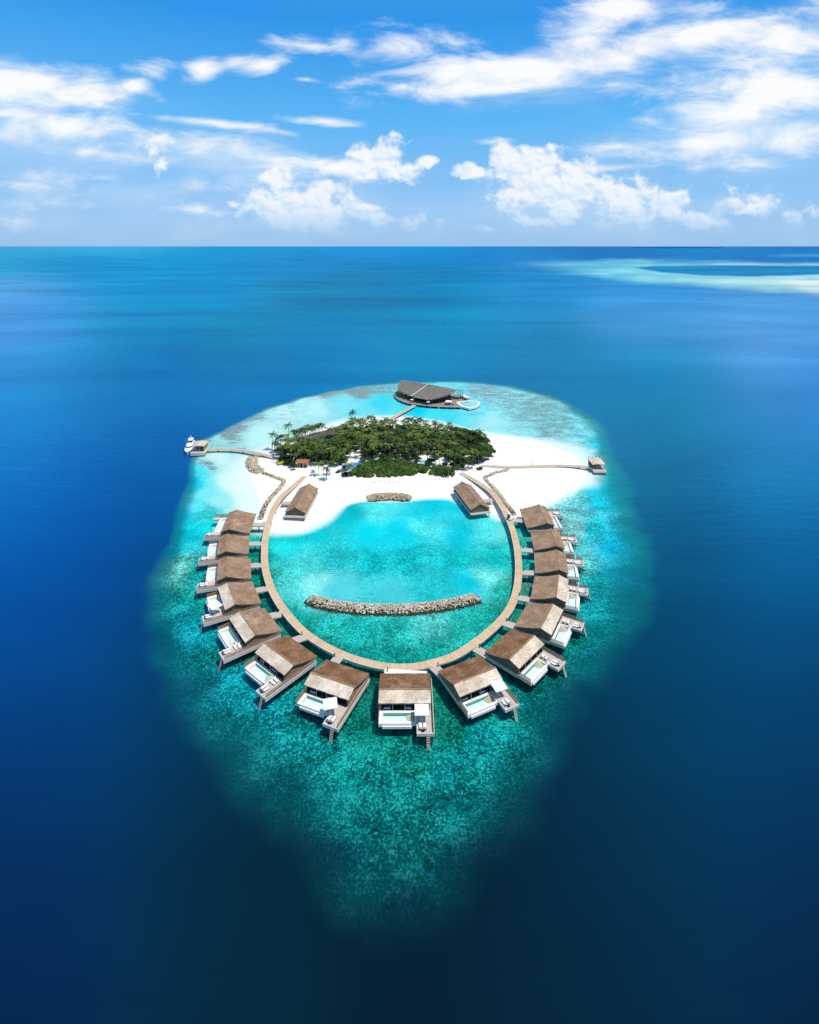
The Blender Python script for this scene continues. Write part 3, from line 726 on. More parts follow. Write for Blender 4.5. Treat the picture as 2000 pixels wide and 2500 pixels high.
# brown reef flat just under the surface
mpf = N(nt, 'ShaderNodeMapping'); mpf.inputs['Scale'].default_value = (0.10, 0.22, 1); nt.links.new(tc, mpf.inputs['Vector'])
nf = noise_n(nt, mpf.outputs[0], 1.0, 7, 0.68, 0.5)
ff = math_n(nt, 'ADD', nf, math_n(nt, 'MULTIPLY_ADD', af_, 0.46, -0.70))
ff = math_n(nt, 'MULTIPLY', ramp(nt, ff, [(0.0, 0.0), (0.14, 1.0)]), math_n(nt, 'MULTIPLY', math_n(nt, 'MULTIPLY', af_, 5.0, clamp=True), 0.85))
bc = ramp(nt, math_n(nt, 'MULTIPLY_ADD', n2, 0.5, math_n(nt, 'MULTIPLY', n3, 0.5)), [(0.38, (0.055, 0.085, 0.085)), (0.62, (0.30, 0.36, 0.35))])
c = mixc(nt, ff, c, bc)
# open sea: broad bands of wind and current
mps = N(nt, 'ShaderNodeMapping'); mps.inputs['Scale'].default_value = (0.0016, 0.0046, 1); nt.links.new(tc, mps.inputs['Vector'])
nb = noise_n(nt, mps.outputs[0], 1.0, 7, 0.62, 0.6)
band = ramp(nt, nb, [(0.3, (0.62, 0.70, 0.76)), (0.5, (1, 1, 1)), (0.7, (1.3, 1.32, 1.22))])
c = mixc(nt, math_n(nt, 'MULTIPLY', ad, 0.8), c, mixc(nt, 1.0, c, band, 'MULTIPLY'))
# wavelets
mpw = N(nt, 'ShaderNodeMapping'); mpw.inputs['Scale'].default_value = (0.045, 0.17, 1); mpw.inputs['Rotation'].default_value = (0, 0, R(8)); nt.links.new(tc, mpw.inputs['Vector'])
w1 = noise_n(nt, mpw.outputs[0], 1.0, 4, 0.55, 0.3)
w2 = noise_n(nt, tc, 0.7, 3, 0.6)
wv = math_n(nt, 'ADD', math_n(nt, 'MULTIPLY', w1, 1.0), math_n(nt, 'MULTIPLY', w2, 0.10))
bp_ = N(nt, 'ShaderNodeBump'); bp_.inputs['Strength'].default_value = 0.7; bp_.inputs['Distance'].default_value = 0.45
nt.links.new(wv, bp_.inputs['Height'])
df = N(nt, 'ShaderNodeBsdfDiffuse'); nt.links.new(c, df.inputs[0])
bd_ = N(nt, 'ShaderNodeBump'); bd_.inputs['Strength'].default_value = 0.55; bd_.inputs['Distance'].default_value = 0.9
nt.links.new(math_n(nt, 'MULTIPLY', wv, ad), bd_.inputs['Height']); nt.links.new(bd_.outputs[0], df.inputs['Normal'])
gl = N(nt, 'ShaderNodeBsdfGlossy'); gl.inputs['Roughness'].default_value = 0.22; nt.links.new(bp_.outputs[0], gl.inputs['Normal'])
fr = N(nt, 'ShaderNodeFresnel'); fr.inputs[0].default_value = 1.33; nt.links.new(bp_.outputs[0], fr.inputs['Normal'])
# a wind-roughened sea never reaches mirror reflectance at grazing view
k_ = math_n(nt, 'MINIMUM', math_n(nt, 'MULTIPLY', fr.outputs[0], 0.34), 0.055)
mx = N(nt, 'ShaderNodeMixShader'); nt.links.new(k_, mx.inputs[0]); nt.links.new(df.outputs[0], mx.inputs[1]); nt.links.new(gl.outputs[0], mx.inputs[2])
mo = N(nt, 'ShaderNodeOutputMaterial'); nt.links.new(mx.outputs[0], mo.inputs[0])
me.materials.append(m)
water = bpy.data.objects.new('water', me); col.objects.link(water)
tag(water, kind='structure')

# beach ------------------------------------------------------------
gx = np.arange(-104, 112, 0.9); gy = np.arange(236, 400, 0.9)
GX, GY = np.meshgrid(gx, gy); bx, by = GX.ravel(), GY.ravel()
sb = sdist(bx, by, sand) + fbm(bx * 0.07, by * 0.07, 3, 31) * 3.0
bz = np.where(sb > 0, 1.25 * (1 - np.exp(-sb / 9.0)), sb * 0.2)
bz = bz + fbm(bx * 0.15, by * 0.15, 3, 41) * 0.12 * sst(sb, 2, 10)
jj = np.arange(bx.size).reshape(GX.shape)
fq = np.stack([jj[:-1, :-1], jj[:-1, 1:], jj[1:, 1:], jj[1:, :-1]], -1).reshape(-1, 4)
fq = fq[(bz[fq] > -0.25).any(1)]
me = bpy.data.meshes.new('beach')
me.from_pydata(np.c_[bx, by, np.clip(bz, -0.6, 3)].tolist(), [], fq.tolist()); me.update()
m, nt = nt_new('coral_sand')
tc = N(nt, 'ShaderNodeTexCoord').outputs['Object']
n = noise_n(nt, tc, 0.06, 5, 0.6); nf = noise_n(nt, tc, 1.2, 5, 0.7)
c = ramp(nt, n, [(0.35, (0.76, 0.71, 0.64)), (0.6, (0.86, 0.84, 0.80))])
sx = N(nt, 'ShaderNodeSeparateXYZ'); nt.links.new(tc, sx.inputs[0])
wet = ramp(nt, sx.outputs[2], [(0.0, 0.75), (0.35, 0.0)])
c = mixc(nt, wet, c, (0.70, 0.70, 0.64))
tr2 = N(nt, 'ShaderNodeMapping'); tr2.inputs['Scale'].default_value = (0.03, 0.22, 1); tr2.inputs['Rotation'].default_value = (0, 0, R(12)); nt.links.new(tc, tr2.inputs['Vector'])
c = mixc(nt, math_n(nt, 'MULTIPLY', ramp(nt, noise_n(nt, tr2.outputs[0], 1.0, 6, 0.7, 0.8), [(0.54, 0.0), (0.66, 1.0)]), 0.35), c, (0.62, 0.56, 0.48))
# trodden ground near the walkway end
vl = N(nt, 'ShaderNodeVectorMath', operation='DISTANCE'); nt.links.new(tc, vl.inputs[0]); vl.inputs[1].default_value = (38, 300, 1.2)
tr = math_n(nt, 'MULTIPLY', ramp(nt, math_n(nt, 'MULTIPLY', vl.outputs['Value'], 0.06), [(0.45, 1.0), (0.8, 0.0)]), ramp(nt, nf, [(0.52, 0.0), (0.62, 0.5)]))
c = mixc(nt, tr, c, (0.40, 0.36, 0.31))
finish(nt, c, 0.95, nf, 0.1, 0.06)
me.materials.append(m)
beach = bpy.data.objects.new('beach', me); col.objects.link(beach); tag(beach, kind='structure')
me.polygons.foreach_set('use_smooth', [True] * len(me.polygons))


def ground_z(x, y):
    s = float(sdist(np.array([x]), np.array([y]), sand)[0])
    return 1.25 * (1 - math.exp(-s / 9.0)) if s > 0 else 0.0


# faint island line on the horizon
mb = MB()
for i in range(26):
    x = 14500 + i * 210; y = 36000
    h = 18 + 22 * abs(math.sin(i * 1.7)) * (1 if 4 < i < 22 else .4)
    mb.box(x, x + 214 + (i % 3), y + (i % 4) * 3, y + 500 + i, -1, h)
tag(mb.build('distant_island', M['isle']), kind='structure')

# ------------------------------------------------------------------ helpers for built things
def catmull(pts, step=1.0):
    p = [Vector(q).to_3d() if len(q) == 2 else Vector(q) for q in pts]
    p = [p[0] * 2 - p[1]] + p + [p[-1] * 2 - p[-2]]
    out = []
    for i in range(1, len(p) - 2):
        n = max(2, int((p[i + 1] - p[i]).length / step))
        for k in range(n):
            t = k / n
            out.append(0.5 * ((2 * p[i]) + (-p[i - 1] + p[i + 1]) * t + (2 * p[i - 1] - 5 * p[i] + 4 * p[i + 1] - p[i + 2]) * t * t
                              + (-p[i - 1] + 3 * p[i] - 3 * p[i + 1] + p[i + 2]) * t ** 3))
    out.append(p[-2])
    return out


def strip(line, o0, o1, z0, z1, mi=0):
    """a solid running along a line between side offsets o0..o1, heights z0..z1 relative to the line; UV.x = metres along"""
    mb = MB(); vs = []; uvs = []; fs = []; L = 0
    for i, p in enumerate(line):
        a = line[max(0, i - 1)]; b = line[min(len(line) - 1, i + 1)]
        d = (b - a); d.z = 0; d.normalize(); s = Vector((-d.y, d.x, 0))
        if i: L += (line[i] - line[i - 1]).length
        for o, z in ((o0, z0), (o1, z0), (o1, z1), (o0, z1)):
            vs.append((p.x + s.x * o, p.y + s.y * o, p.z + z)); uvs.append((L, o))
    n = len(line)
    for i in range(n - 1):
        b = 4 * i
        for k in range(4):
            fs.append((b + k, b + (k + 1) % 4, b + 4 + (k + 1) % 4, b + 4 + k))
    fs += [(3, 2, 1, 0), (4 * n - 4, 4 * n - 3, 4 * n - 2, 4 * n - 1)]
    mb.add(vs, fs, mi, uvs)
    return mb


def origin_strip(line):
    """shift a line so that its first point is the thing's origin"""
    o = Vector((line[0].x, line[0].y, 0))
    return o, [q - o for q in line]


def walkway(name, pts, width, label, cat, deck_mat, z=1.9, z_ends=None, pile_step=6.0, pile_name='pile', edge_mat=None, water_only=True):
    line = catmull(pts, 1.2)
    L = [0]
    for i in range(1, len(line)): L.append(L[-1] + (line[i] - line[i - 1]).length)
    for i, q in enumerate(line):
        zz = z
        if z_ends:
            if z_ends[0] is not None: zz = min(zz, z_ends[0] + L[i] * 0.05)
            if z_ends[1] is not None: zz = min(zz, z_ends[1] + (L[-1] - L[i]) * 0.05)
        q.z = zz
    o, ll = origin_strip(line)
    root = empty(name, o); tag(root, label, cat)
    h = width / 2
    strip(ll, -h + .14, h - .14, -0.10, 0.0).build('deck', deck_mat, root)
    for s in (-1, 1):
        a, b = (h - .14, h) if s > 0 else (-h, -h + .14)
        strip(ll, a, b, -0.36, 0.07).build('edge_beam', edge_mat or M['ring_edge'], root)
        strip(ll, s * h * .62 - .1, s * h * .62 + .1, -0.42, -0.103).build('joist', M['pile'], root)
    acc = 0; k = 0
    for i in range(1, len(ll)):
        acc += (ll[i] - ll[i - 1]).length
        if acc >= pile_step:
            acc = 0
            d = (ll[min(i + 1, len(ll) - 1)] - ll[i - 1]); d.z = 0; d.normalize(); s = Vector((-d.y, d.x, 0))
            gz = ground_z(ll[i].x + o.x, ll[i].y + o.y)
            for sg in (-1, 1):
                if k >= 96: break
                c = ll[i] + s * sg * (h * .62)
                MB().cyl((c.x, c.y, -1.2 if gz < .05 else gz - .6), (c.x, c.y, ll[i].z - .42), 0.13, 0.13, 8).build(pile_name, M['pile'], root); k += 1
    return root, line


# ------------------------------------------------------------------ the ring boardwalk
RING_PX = [(744, 1160), (728, 1176), (704, 1199), (683.5, 1221.7), (667, 1250), (655, 1281), (649, 1308), (646, 1342), (647, 1379), (654.5, 1414), (672, 1456), (702, 1500), (741.5, 1542), (788, 1574),
           (834, 1597), (885, 1615), (929, 1625), (960, 1628.5), (987.5, 1629), (1020, 1626.5), (1051, 1619.5), (1105, 1603), (1147, 1578), (1186, 1549), (1226, 1511), (1249, 1477), (1262, 1437.5), (1266.5, 1389),
           (1263, 1342), (1254, 1300.6), (1242, 1268), (1223.5, 1233), (1200, 1205.5), (1173, 1183), (1147, 1165), (1125, 1152)]
ring_pts = [un(px, py, 2.9 if 4 < i < 32 else 2.0) for i, (px, py) in enumerate(RING_PX)]
ring_root, ring_line = walkway('boardwalk', ring_pts, 2.5, 'long curved timber boardwalk looping round the turquoise lagoon from beach to beach', 'boardwalk',
                               M['ring_wood'], 2.9, (1.4, 1.4), 9.0)

# ------------------------------------------------------------------ water villas
DZ = 3.05


def roof_profile(y0=0.15, yr=-8.1, y1=-11.3, z0=4.05, zr=6.2, z1=5.2, sag=0.24):
    pts = []
    for i in range(9):
        t = i / 8
        pts.append((y0 + (yr - y0) * t, z0 + (zr - z0) * t - sag * math.sin(math.pi * t) * (1 - 0.25 * t)))
    for i in range(1, 5):
        t = i / 4
        pts.append((yr + (y1 - yr) * t, zr + (z1 - zr) * t - 0.06 * math.sin(math.pi * t)))
    return pts


def prof_z(pr, y):
    for (ya, za), (yb, zb) in zip(pr, pr[1:]):
        if yb <= y <= ya: return za + (zb - za) * (y - ya) / (yb - ya)
    return pr[0][1] if y > pr[0][0] else pr[-1][1]


def roof_mesh(pr, xl, xr, th=0.24, split=None, m=None):
    """folded thatch sheet with thickness; faces behind the ridge index get material 0, in front 1; nx strips let it sag a little"""
    mb = MB(); nx = 12; n = len(pr)
    vs = []
    for lay in (0, 1):
        for i in range(nx + 1):
            x = xl + (xr - xl) * i / nx
            for j, (y, z) in enumerate(pr):
                w = 0.035 * math.sin(i * 2.1 + j * 1.3)
                vs.append((x, y, z + w - lay * th))
    off = (nx + 1) * n
    for i in range(nx):
        for j in range(n - 1):
            a = i * n + j
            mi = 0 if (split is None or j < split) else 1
            mb.f.append((a, a + 1, a + n + 1, a + n)); mb.m.append(mi)
            mb.f.append((off + a, off + a + n, off + a + n + 1, off + a + 1)); mb.m.append(2)
    for j in range(n - 1):
        for a, fl in ((j, 0), (nx * n + j, 1)):
            q = (a, a + off, a + off + 1, a + 1)
            mb.f.append(q if not fl else q[::-1]); mb.m.append(2)
    for i in range(nx):
        for j, fl in ((0, 1), (n - 1, 0)):
            a = i * n + j
            q = (a, a + off, a + off + n, a + n)
            mb.f.append(q if not fl else q[::-1]); mb.m.append(2)
    mb.v = vs
    return mb


def make_villa(W, rear_mat, front_mat, wide_walk=False):
    """local axes: -Y looks out to sea, +X to the right seen from the sea; origin under the rear eave"""
    root = empty('water_villa', (0, 0, 0))
    hw = W / 2; xl = -hw; e = hw - 6.6            # extra half width of the two big end villas
    pr = roof_profile()
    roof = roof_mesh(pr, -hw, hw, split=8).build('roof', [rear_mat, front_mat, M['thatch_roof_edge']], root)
    rd = MB(); rd.beam((-hw - .02, -8.1, 6.23), (hw + .02, -8.1, 6.23), .34, .12); rd.build('ridge_cap', M['thatch_mid'], roof)
    for s in (-1, 1):
        b = MB()
        for (ya, za), (yb, zb) in zip(pr, pr[1:]):
            b.beam((s * (hw + .035), ya, za - .13), (s * (hw + .035), yb, zb - .13), .06, .30)
        b.build('bargeboard', M['thatch_roof_edge'], roof)
    # platform
    d = MB()
    d.box(-hw + .2, hw + .45, -.5, -10.95, DZ - .12, DZ)
    d.box(2.75 + e, hw + .45, -10.95, -14.9, DZ - .12, DZ)
    d.box(3.05 + e, hw + .45, -14.9, -17.6, DZ - .12, DZ - .004)
    d.build('deck', M['deck_wood'], root)
    f = MB()
    f.box(hw + .45, hw + .60, -.45, -17.75, DZ - .85, DZ + .10)
    f.box(-hw + .05, -hw + .2, -.45, -10.8, DZ - .8, DZ + .06)
    f.box(-hw + .2, hw + .45, -.5, -.37, DZ - .8, DZ + .02)
    f.box(3.05 + e, hw + .45, -17.6, -17.75, DZ - .62, DZ + .04)
    f.box(2.9 + e, 3.05 + e, -14.92, -17.75, DZ - .62, DZ + .04)
    f.build('deck_beam', M['fascia'], root)
    u = MB(); u.box(-hw + .6, hw + .2, -.7, -10.8, DZ - .8, DZ - .13); u.box(3.0 + e, hw + .2, -10.8, -14.8, DZ - .6, DZ - .13); u.box(3.3 + e, hw + .2, -14.8, -17.4, DZ - .5, DZ - .13)
    u.build('underframe', M['pile'], root)
    for (x, y) in ((-hw + .9, -1.2), (0, -1.2), (hw, -1.2), (-hw + .9, -6.8), (hw, -6.8), (-hw + .9, -13.9), (-2, -14.2), (2.0 + e, -14.2), (hw, -12.6), (3.6 + e, -17.2), (hw, -17.2)):
        MB().cyl((x, y, -1.2), (x, y, DZ - .55), .16, .16, 8).build('pile', M['pile'], root)
    # house
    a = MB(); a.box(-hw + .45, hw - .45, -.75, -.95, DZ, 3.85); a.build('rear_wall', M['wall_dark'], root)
    a = MB()
    for i in range(3): a.box(-hw + .4, hw - .4, -.75, -.68, DZ + .12 + i * .24, DZ + .24 + i * .24)
    a.build('rear_slats', M['slat'], root)
    for s in (-1, 1):
        x = s * (hw - .5)
        w = MB(); ys = [-.75, -2.5, -4.5, -6.5, -8.05, -10.75]
        vs = []; n = len(ys)
        for xx in (x - .06, x + .06):
            vs += [(xx, y, DZ) for y in ys] + [(xx, y, prof_z(pr, y) - .26) for y in ys]
        fs = []
        for q in range(n - 1):
            for b0 in (0, 2 * n):
                fs.append((b0 + q, b0 + q + 1, b0 + n + q + 1, b0 + n + q))
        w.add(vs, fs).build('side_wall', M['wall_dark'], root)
        sl = MB(); z = DZ + .12
        xo = x + s * .11
        while z < 6.0:
            ok = [y / 20 for y in range(-215, -13) if prof_z(pr, y / 20) - .36 > z]
            if ok: sl.box(xo - .03, xo + .03, max(ok), min(ok), z, z + .15)
            z += .27
        for y in (-.8, -2.8, -4.8, -6.8, -8.8, -10.7): sl.box(xo + s * .032, xo + s * .075, y - .05, y + .05, DZ, prof_z(pr, y) - .3)
        sl.build('side_slats', M['slat'], root)
    g = MB(); g.box(-hw + .6, hw - .6, -8.4, -8.5, DZ, 5.75); g.build('glass_front', M['glass'], root)
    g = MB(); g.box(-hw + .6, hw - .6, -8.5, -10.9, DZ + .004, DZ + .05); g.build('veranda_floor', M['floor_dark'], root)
    for i in range(5):
        x = -hw + .55 + (W - 1.1) * i / 4
        q = MB(); q.box(x - .08, x + .08, -10.86, -11.02, DZ, prof_z(pr, -10.94) - .26); q.build('post', M['post'], root)
    # pool
    px0, px1, py0, py1 = -hw + .2, 2.75 + e, -10.97, -14.9
    ix0, ix1, iy0, iy1 = px0 + 1.0, px1 - .3, py0 - .75, py1 + .75
    r = MB()
    r.box(px0, px1, py0, iy0, DZ - .75, DZ + .06); r.box(px0, px1 - .9, iy1, py1, DZ - .75, DZ + .03)
    r.box(px0, ix0, iy0, iy1, DZ - .75, DZ + .055); r.box(ix1, px1, iy0, iy1, DZ - .75, DZ + .055); r.box(px1 - .9, px1, iy1, py1 + .25, DZ - .75, DZ - .1)
    r.box(px0 + .9, px1 - 1.0, py1, py1 - .28, DZ - 1.0, DZ - .45)
    pool = r.build('pool', M['pool_rim'], root)
    q = MB(); q.box(ix0, ix1, iy0, iy1, DZ - .80, DZ - .74); q.build('pool_floor', M['pool_floor'], pool)
    q = MB(); q.box(ix0 + .003, ix1 - .003, iy0 - .003, iy0 - .05, DZ - .738, DZ + .03); q.build('pool_tile', M['pool_wall'], pool)
    q = MB()
    for k, rad in enumerate((2.1, 1.75, 1.4, 1.05, .7)):
        pts = [(ix1 - .004, iy0 - .06)] + [(ix1 - .004 - rad * math.sin(t * math.pi / 24), iy0 - .06 - rad * math.cos(t * math.pi / 24)) for t in range(13)]
        q.prism(pts, DZ - .73 + k * .001, DZ - .55 + k * .13)
    q.build('pool_steps', M['pool_step'], pool)
    q = MB(); q.add([(ix0 + .004, iy0 - .052, DZ - .10), (ix1 - .004, iy0 - .052, DZ - .10), (ix1 - .004, iy1 + .004, DZ - .10), (ix0 + .004, iy1 + .004, DZ - .10)], [(0, 3, 2, 1)])
    q.build('pool_surface', M['pool_water'], pool)
    # fences
    fn = MB(); x = hw + .38
    for k in range(4): fn.beam((x, -.5, DZ + .2 + k * .26), (x, -17.4, DZ + .2 + k * .26), .05, .14)
    for k in range(29): fn.box(x - .05, x + .05, -.55 - k * .6, -.65 - k * .6, DZ, DZ + 1.15)
    fn.build('fence', M['slat'], root)
    fn = MB(); x = -hw + .12
    for k in range(3): fn.beam((x, -10.9, DZ + .3 + k * .33), (x, -14.8, DZ + .3 + k * .33), .05, .12)
    for k in range(13): fn.box(x - .05, x + .05, -10.9 - k * .32, -11.0 - k * .32, DZ - .3, DZ + 1.2)
    fn.build('fence', M['slat'], root)
    # ladder into the sea
    ld = MB(); lx = hw - .95
    for s in (-.36, .36):
        ld.beam((lx + s, -17.65, DZ + .02), (lx + s, -18.8, -.5), .09, .14)
        ld.beam((lx + s, -17.3, DZ), (lx + s, -17.3, DZ + .9), .06, .06)
    for k in range(11):
        t = (k + .5) / 11.5; ld.beam((lx - .36, -17.65 - 1.15 * t, DZ - 3.55 * t + .03), (lx + .36, -17.65 - 1.15 * t, DZ - 3.55 * t + .03), .2, .05)
    ld.build('ladder', M['walk_wood'], root)
    # hatch over the water in the sun deck
    q = MB(); q.box(3.9 + e, 4.8 + e, -16.5, -17.3, DZ + .0, DZ + .02); q.build('deck_hatch', M['glass'], root)
    return root


def tree_of(o):
    out = [o]
    for c in children(o): out += tree_of(c)
    return out


def copy_tree(o, parent=None):
    c = o.copy(); col.objects.link(c)
    if parent is not None: c.parent = parent
    for ch in children(o): copy_tree(ch, c)
    return c


# name, ridge end points (plan), roof style, width, description used in labels
ORD = ['first', 'second', 'third', 'fourth', 'fifth', 'sixth', 'seventh']
VIL = [('L1', (-74.6, 244.1), (-72.7, 227.5)), ('L2', (-72.1, 223.7), (-68.6, 211.1)), ('L3', (-66.8, 207.3), (-63.2, 195.1)), ('L4', (-61.6, 191.5), (-55.4, 179.8)),
       ('L5', (-53.0, 176.1), (-45.1, 165.7)), ('L6', (-41.6, 162.1), (-31.5, 153.7)), ('L7', (-26.3, 150.9), (-14.3, 145.9)), ('F', (-7.8, 145.15), (5.4, 145.2)),
       ('R7', (11.7, 147.0), (23.0, 152.5)), ('R6', (27.5, 155.8), (36.6, 165.3)), ('R5', (39.3, 168.8), (45.5, 179.5)), ('R4', (47.6, 183.4), (51.7, 195.6)),
       ('R3', (52.7, 199.1), (55.1, 211.8)), ('R2', (55.8, 215.2), (57.1, 227.5)), ('R1', (56.6, 232.6), (56.8, 249.1))]
CONN = {'L1': ((621, 1281), (648.7, 1281)), 'L2': ((607.4, 1328), (640, 1327)), 'L3': ((607.4, 1381.7), (641, 1379.4)), 'L4': ((625.5, 1442), (655, 1436)), 'L5': ((659, 1504.6), (687, 1498.8)),
        'L6': ((721, 1563), (747, 1554)), 'L7': ((815, 1620), (829, 1602)), 'F': ((984, 1652), (986, 1636)), 'R7': ((1077, 1645), (1057.7, 1627)), 'R6': ((1187.5, 1599), (1160, 1583)),
        'R5': ((1258, 1530), (1227, 1520)), 'R4': ((1291, 1464.5), (1260, 1458)), 'R3': ((1304, 1399), (1274, 1398)), 'R2': ((1300, 1344.7), (1272, 1342)), 'R1': ((1276, 1271), (1249, 1270.5))}
WHO = {'F': 'the front centre villa'}
for i in range(7):
    WHO['L%d' % (i + 1)] = ORD[i] + ' left-arc villa from the beach'
    WHO['R%d' % (i + 1)] = ORD[i] + ' right-arc villa from the beach'
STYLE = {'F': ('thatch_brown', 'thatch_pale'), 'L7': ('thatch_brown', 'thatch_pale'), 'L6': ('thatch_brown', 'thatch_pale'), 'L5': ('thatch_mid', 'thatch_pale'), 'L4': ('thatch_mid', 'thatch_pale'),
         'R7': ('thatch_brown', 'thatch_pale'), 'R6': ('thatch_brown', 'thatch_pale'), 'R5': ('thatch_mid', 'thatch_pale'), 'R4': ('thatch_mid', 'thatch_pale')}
LOOK = {'L1': 'broad brown thatched villa with two side decks', 'L2': 'brown thatched water villa with white frame', 'L3': 'brown thatched water villa with white frame',
        'L4': 'thatched water villa under open white parasol', 'L5': 'pale and brown thatched water villa', 'L6': 'grey-fronted dark thatched water villa', 'L7': 'pale-fronted thatched villa with tilted white parasol',
        'F': 'straight-on thatched water villa', 'R7': 'dark thatched villa with square white parasol', 'R6': 'dark-backed tan-fronted thatched villa', 'R5': 'tan-fronted thatched water villa', 'R4': 'two-tone brown thatched water villa',
        'R3': 'brown thatched water villa with white frame', 'R2': 'brown thatched water villa with white frame', 'R1': 'broad brown thatched villa with corner screen'}
protos = {}
villas = {}
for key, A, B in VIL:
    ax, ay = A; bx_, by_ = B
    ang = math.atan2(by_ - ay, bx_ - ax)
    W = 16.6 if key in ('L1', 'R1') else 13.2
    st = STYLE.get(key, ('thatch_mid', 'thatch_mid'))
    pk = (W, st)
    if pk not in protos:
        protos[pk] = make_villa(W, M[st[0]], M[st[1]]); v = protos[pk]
    else:
        v = copy_tree(protos[pk])
    mx_, my_ = (ax + bx_) / 2, (ay + by_) / 2
    ux, uy = -math.sin(ang), math.cos(ang)          # local +Y
    v.location = (mx_ + ux * 8.1, my_ + uy * 8.1, 0); v.rotation_euler = (0, 0, ang)
    where = {'F': 'at the front centre of the ring'}.get(key, ORD[int(key[1]) - 1] + ' from the beach on the %s arc' % ('left' if key[0] == 'L' else 'right') if key != 'F' else '')
    tag(v, LOOK[key] + ', ' + where, 'villa', 'water villas round the ring boardwalk')
    villas[key] = (v, ang, W)
# entry walkways belong to their villa
for key, (v, ang, W) in villas.items():
    (p1, p2) = CONN[key]
    a = Vector((*un(*p1, 2.95), 0)); b = Vector((*un(*p2, 2.95), 0))
    inv = Matrix.Rotation(-ang, 3, 'Z')
    a = inv @ (a - Vector((v.location.x, v.location.y, 0))); b = inv @ (b - Vector((v.location.x, v.location.y, 0)))
    d = (b - a).normalized()
    a = Vector((a.x, a.y, 0))
    # carry the walkway to the rear deck edge and to the boardwalk's side
    if a.y > -.36: a = a - d * ((a.y + .36) / max(d.y, .3))
    s = Vector((-d.y, d.x, 0)); w = 5.8 if key == 'F' else 1.25
    if key == 'F': a.x = 0.2; b.x = 0.2
    zt = DZ - .02
    mb = MB()
    pts = [a - s * w, a + s * w, b + s * w, b - s * w]
    mb.prism([(q.x, q.y) for q in pts], zt - .12, zt)
    o = mb.build('entry_walkway', M['pool_rim'] if key == 'F' else M['walk_wood'], v)
    eb = MB()
    for sg in (-1, 1):
        eb.beam(a + s * sg * (w + .06) + Vector((0, 0, zt - .17)), b + s * sg * (w + .06) + Vector((0, 0, zt - .17)), .12, .42)
    eb.build('edge_beam', M['ring_edge'], o)
    md = (a + b) / 2
    for sg in (-1, 1):
        q = md + s * sg * w * .7
        MB().cyl((q.x, q.y, -1.2), (q.x, q.y, zt - .13), .12, .12, 8).build('pile', M['pile'], o)
# the big left end villa has a second, screened deck on its far side
v, ang, W = villas['L1']
q = MB(); q.box(-W / 2 - .9, -W / 2 + 1.6, -14.95, -17.6, DZ - .5, DZ - .01)
o = q.build('side_deck', M['deck_wood'], v)
q = MB(); x = -W / 2 - .82
for k in range(4): q.beam((x, -11, DZ + .22 + k * .3), (x, -17.5, DZ + .22 + k * .3), .05, .12)
for k in range(23): q.box(x - .05, x + .05, -11 - k * .29, -11.09 - k * .29, DZ - .1, DZ + 1.3)
q.build('fence', M['slat'], v)
v, ang, W = villas['R1']
q = MB()
for k in range(5): q.beam((W / 2 + .3, -11.2, DZ + .2 + k * .4), (W / 2 - 2.2, -11.2, DZ + .2 + k * .4), .05, .14)
for k in range(8): q.box(W / 2 - 2.2 + k * .36, W / 2 - 2.12 + k * .36, -11.26, -11.14, DZ, DZ + 2.1)
q.build('screen', M['slat'], v)


def place(obj, key, lx, ly, rz=0.0, z=None):
    v, ang, W = villas[key]
    e = W / 2 - 6.6
    lx += e
    c, s = math.cos(ang), math.sin(ang)
    obj.location = (v.location.x + c * lx - s * ly, v.location.y + s * lx + c * ly, DZ if z is None else z)
    obj.rotation_euler = (0, 0, ang + rz)
    return obj


# loungers ---------------------------------------------------------
def make_lounger():
    r = empty('sun_lounger', (0, 0, 0))
    f = MB()
    for x in (-.33, .33): f.beam((x, -.95, .26), (x, .95, .26), .06, .08)
    for y in (-.8, .75):
        for x in (-.33, .33): f.box(x - .03, x + .03, y - .03, y + .03, .002, .25)
    f.build('frame', M['post'], r)
    c = MB(); c.box(-.37, .37, -.98, .3, .31, .43); c.build('seat_cushion', M['white'], r)
    c = MB(); c.beam((0, .32, .37), (0, .98, .68), .74, .12); c.build('backrest', M['white'], r)
    c = MB(); c.beam((0, .80, .70), (0, .96, .775), .5, .1); c.build('headrest', M['blue_cloth'], r)
    return r


lproto = make_lounger(); used = [False]


def lounger(key, lx, ly, rz, label):
    o = lproto if not used[0] else copy_tree(lproto)
    used[0] = True
    place(o, key, lx, ly, rz)
    tag(o, label, 'sun lounger', 'white sun loungers on the villa decks')


for key in villas:
    wv = WHO[key]
    lounger(key, 3.8, -16.0, R(180), 'white lounger beside the deck hatch, pool side, ' + wv)
    lounger(key, 4.9, -16.0, R(180), 'white lounger beside the deck hatch, ladder side, ' + wv)
    if key in ('L5', 'L6', 'R6', 'R5', 'R4', 'R3', 'R2'):
        lounger(key, 4.3, -12.2, R(90), 'white poolside lounger nearer the house, ' + wv)
        lounger(key, 4.3, -13.3, R(90), 'white poolside lounger nearer the sea, ' + wv)


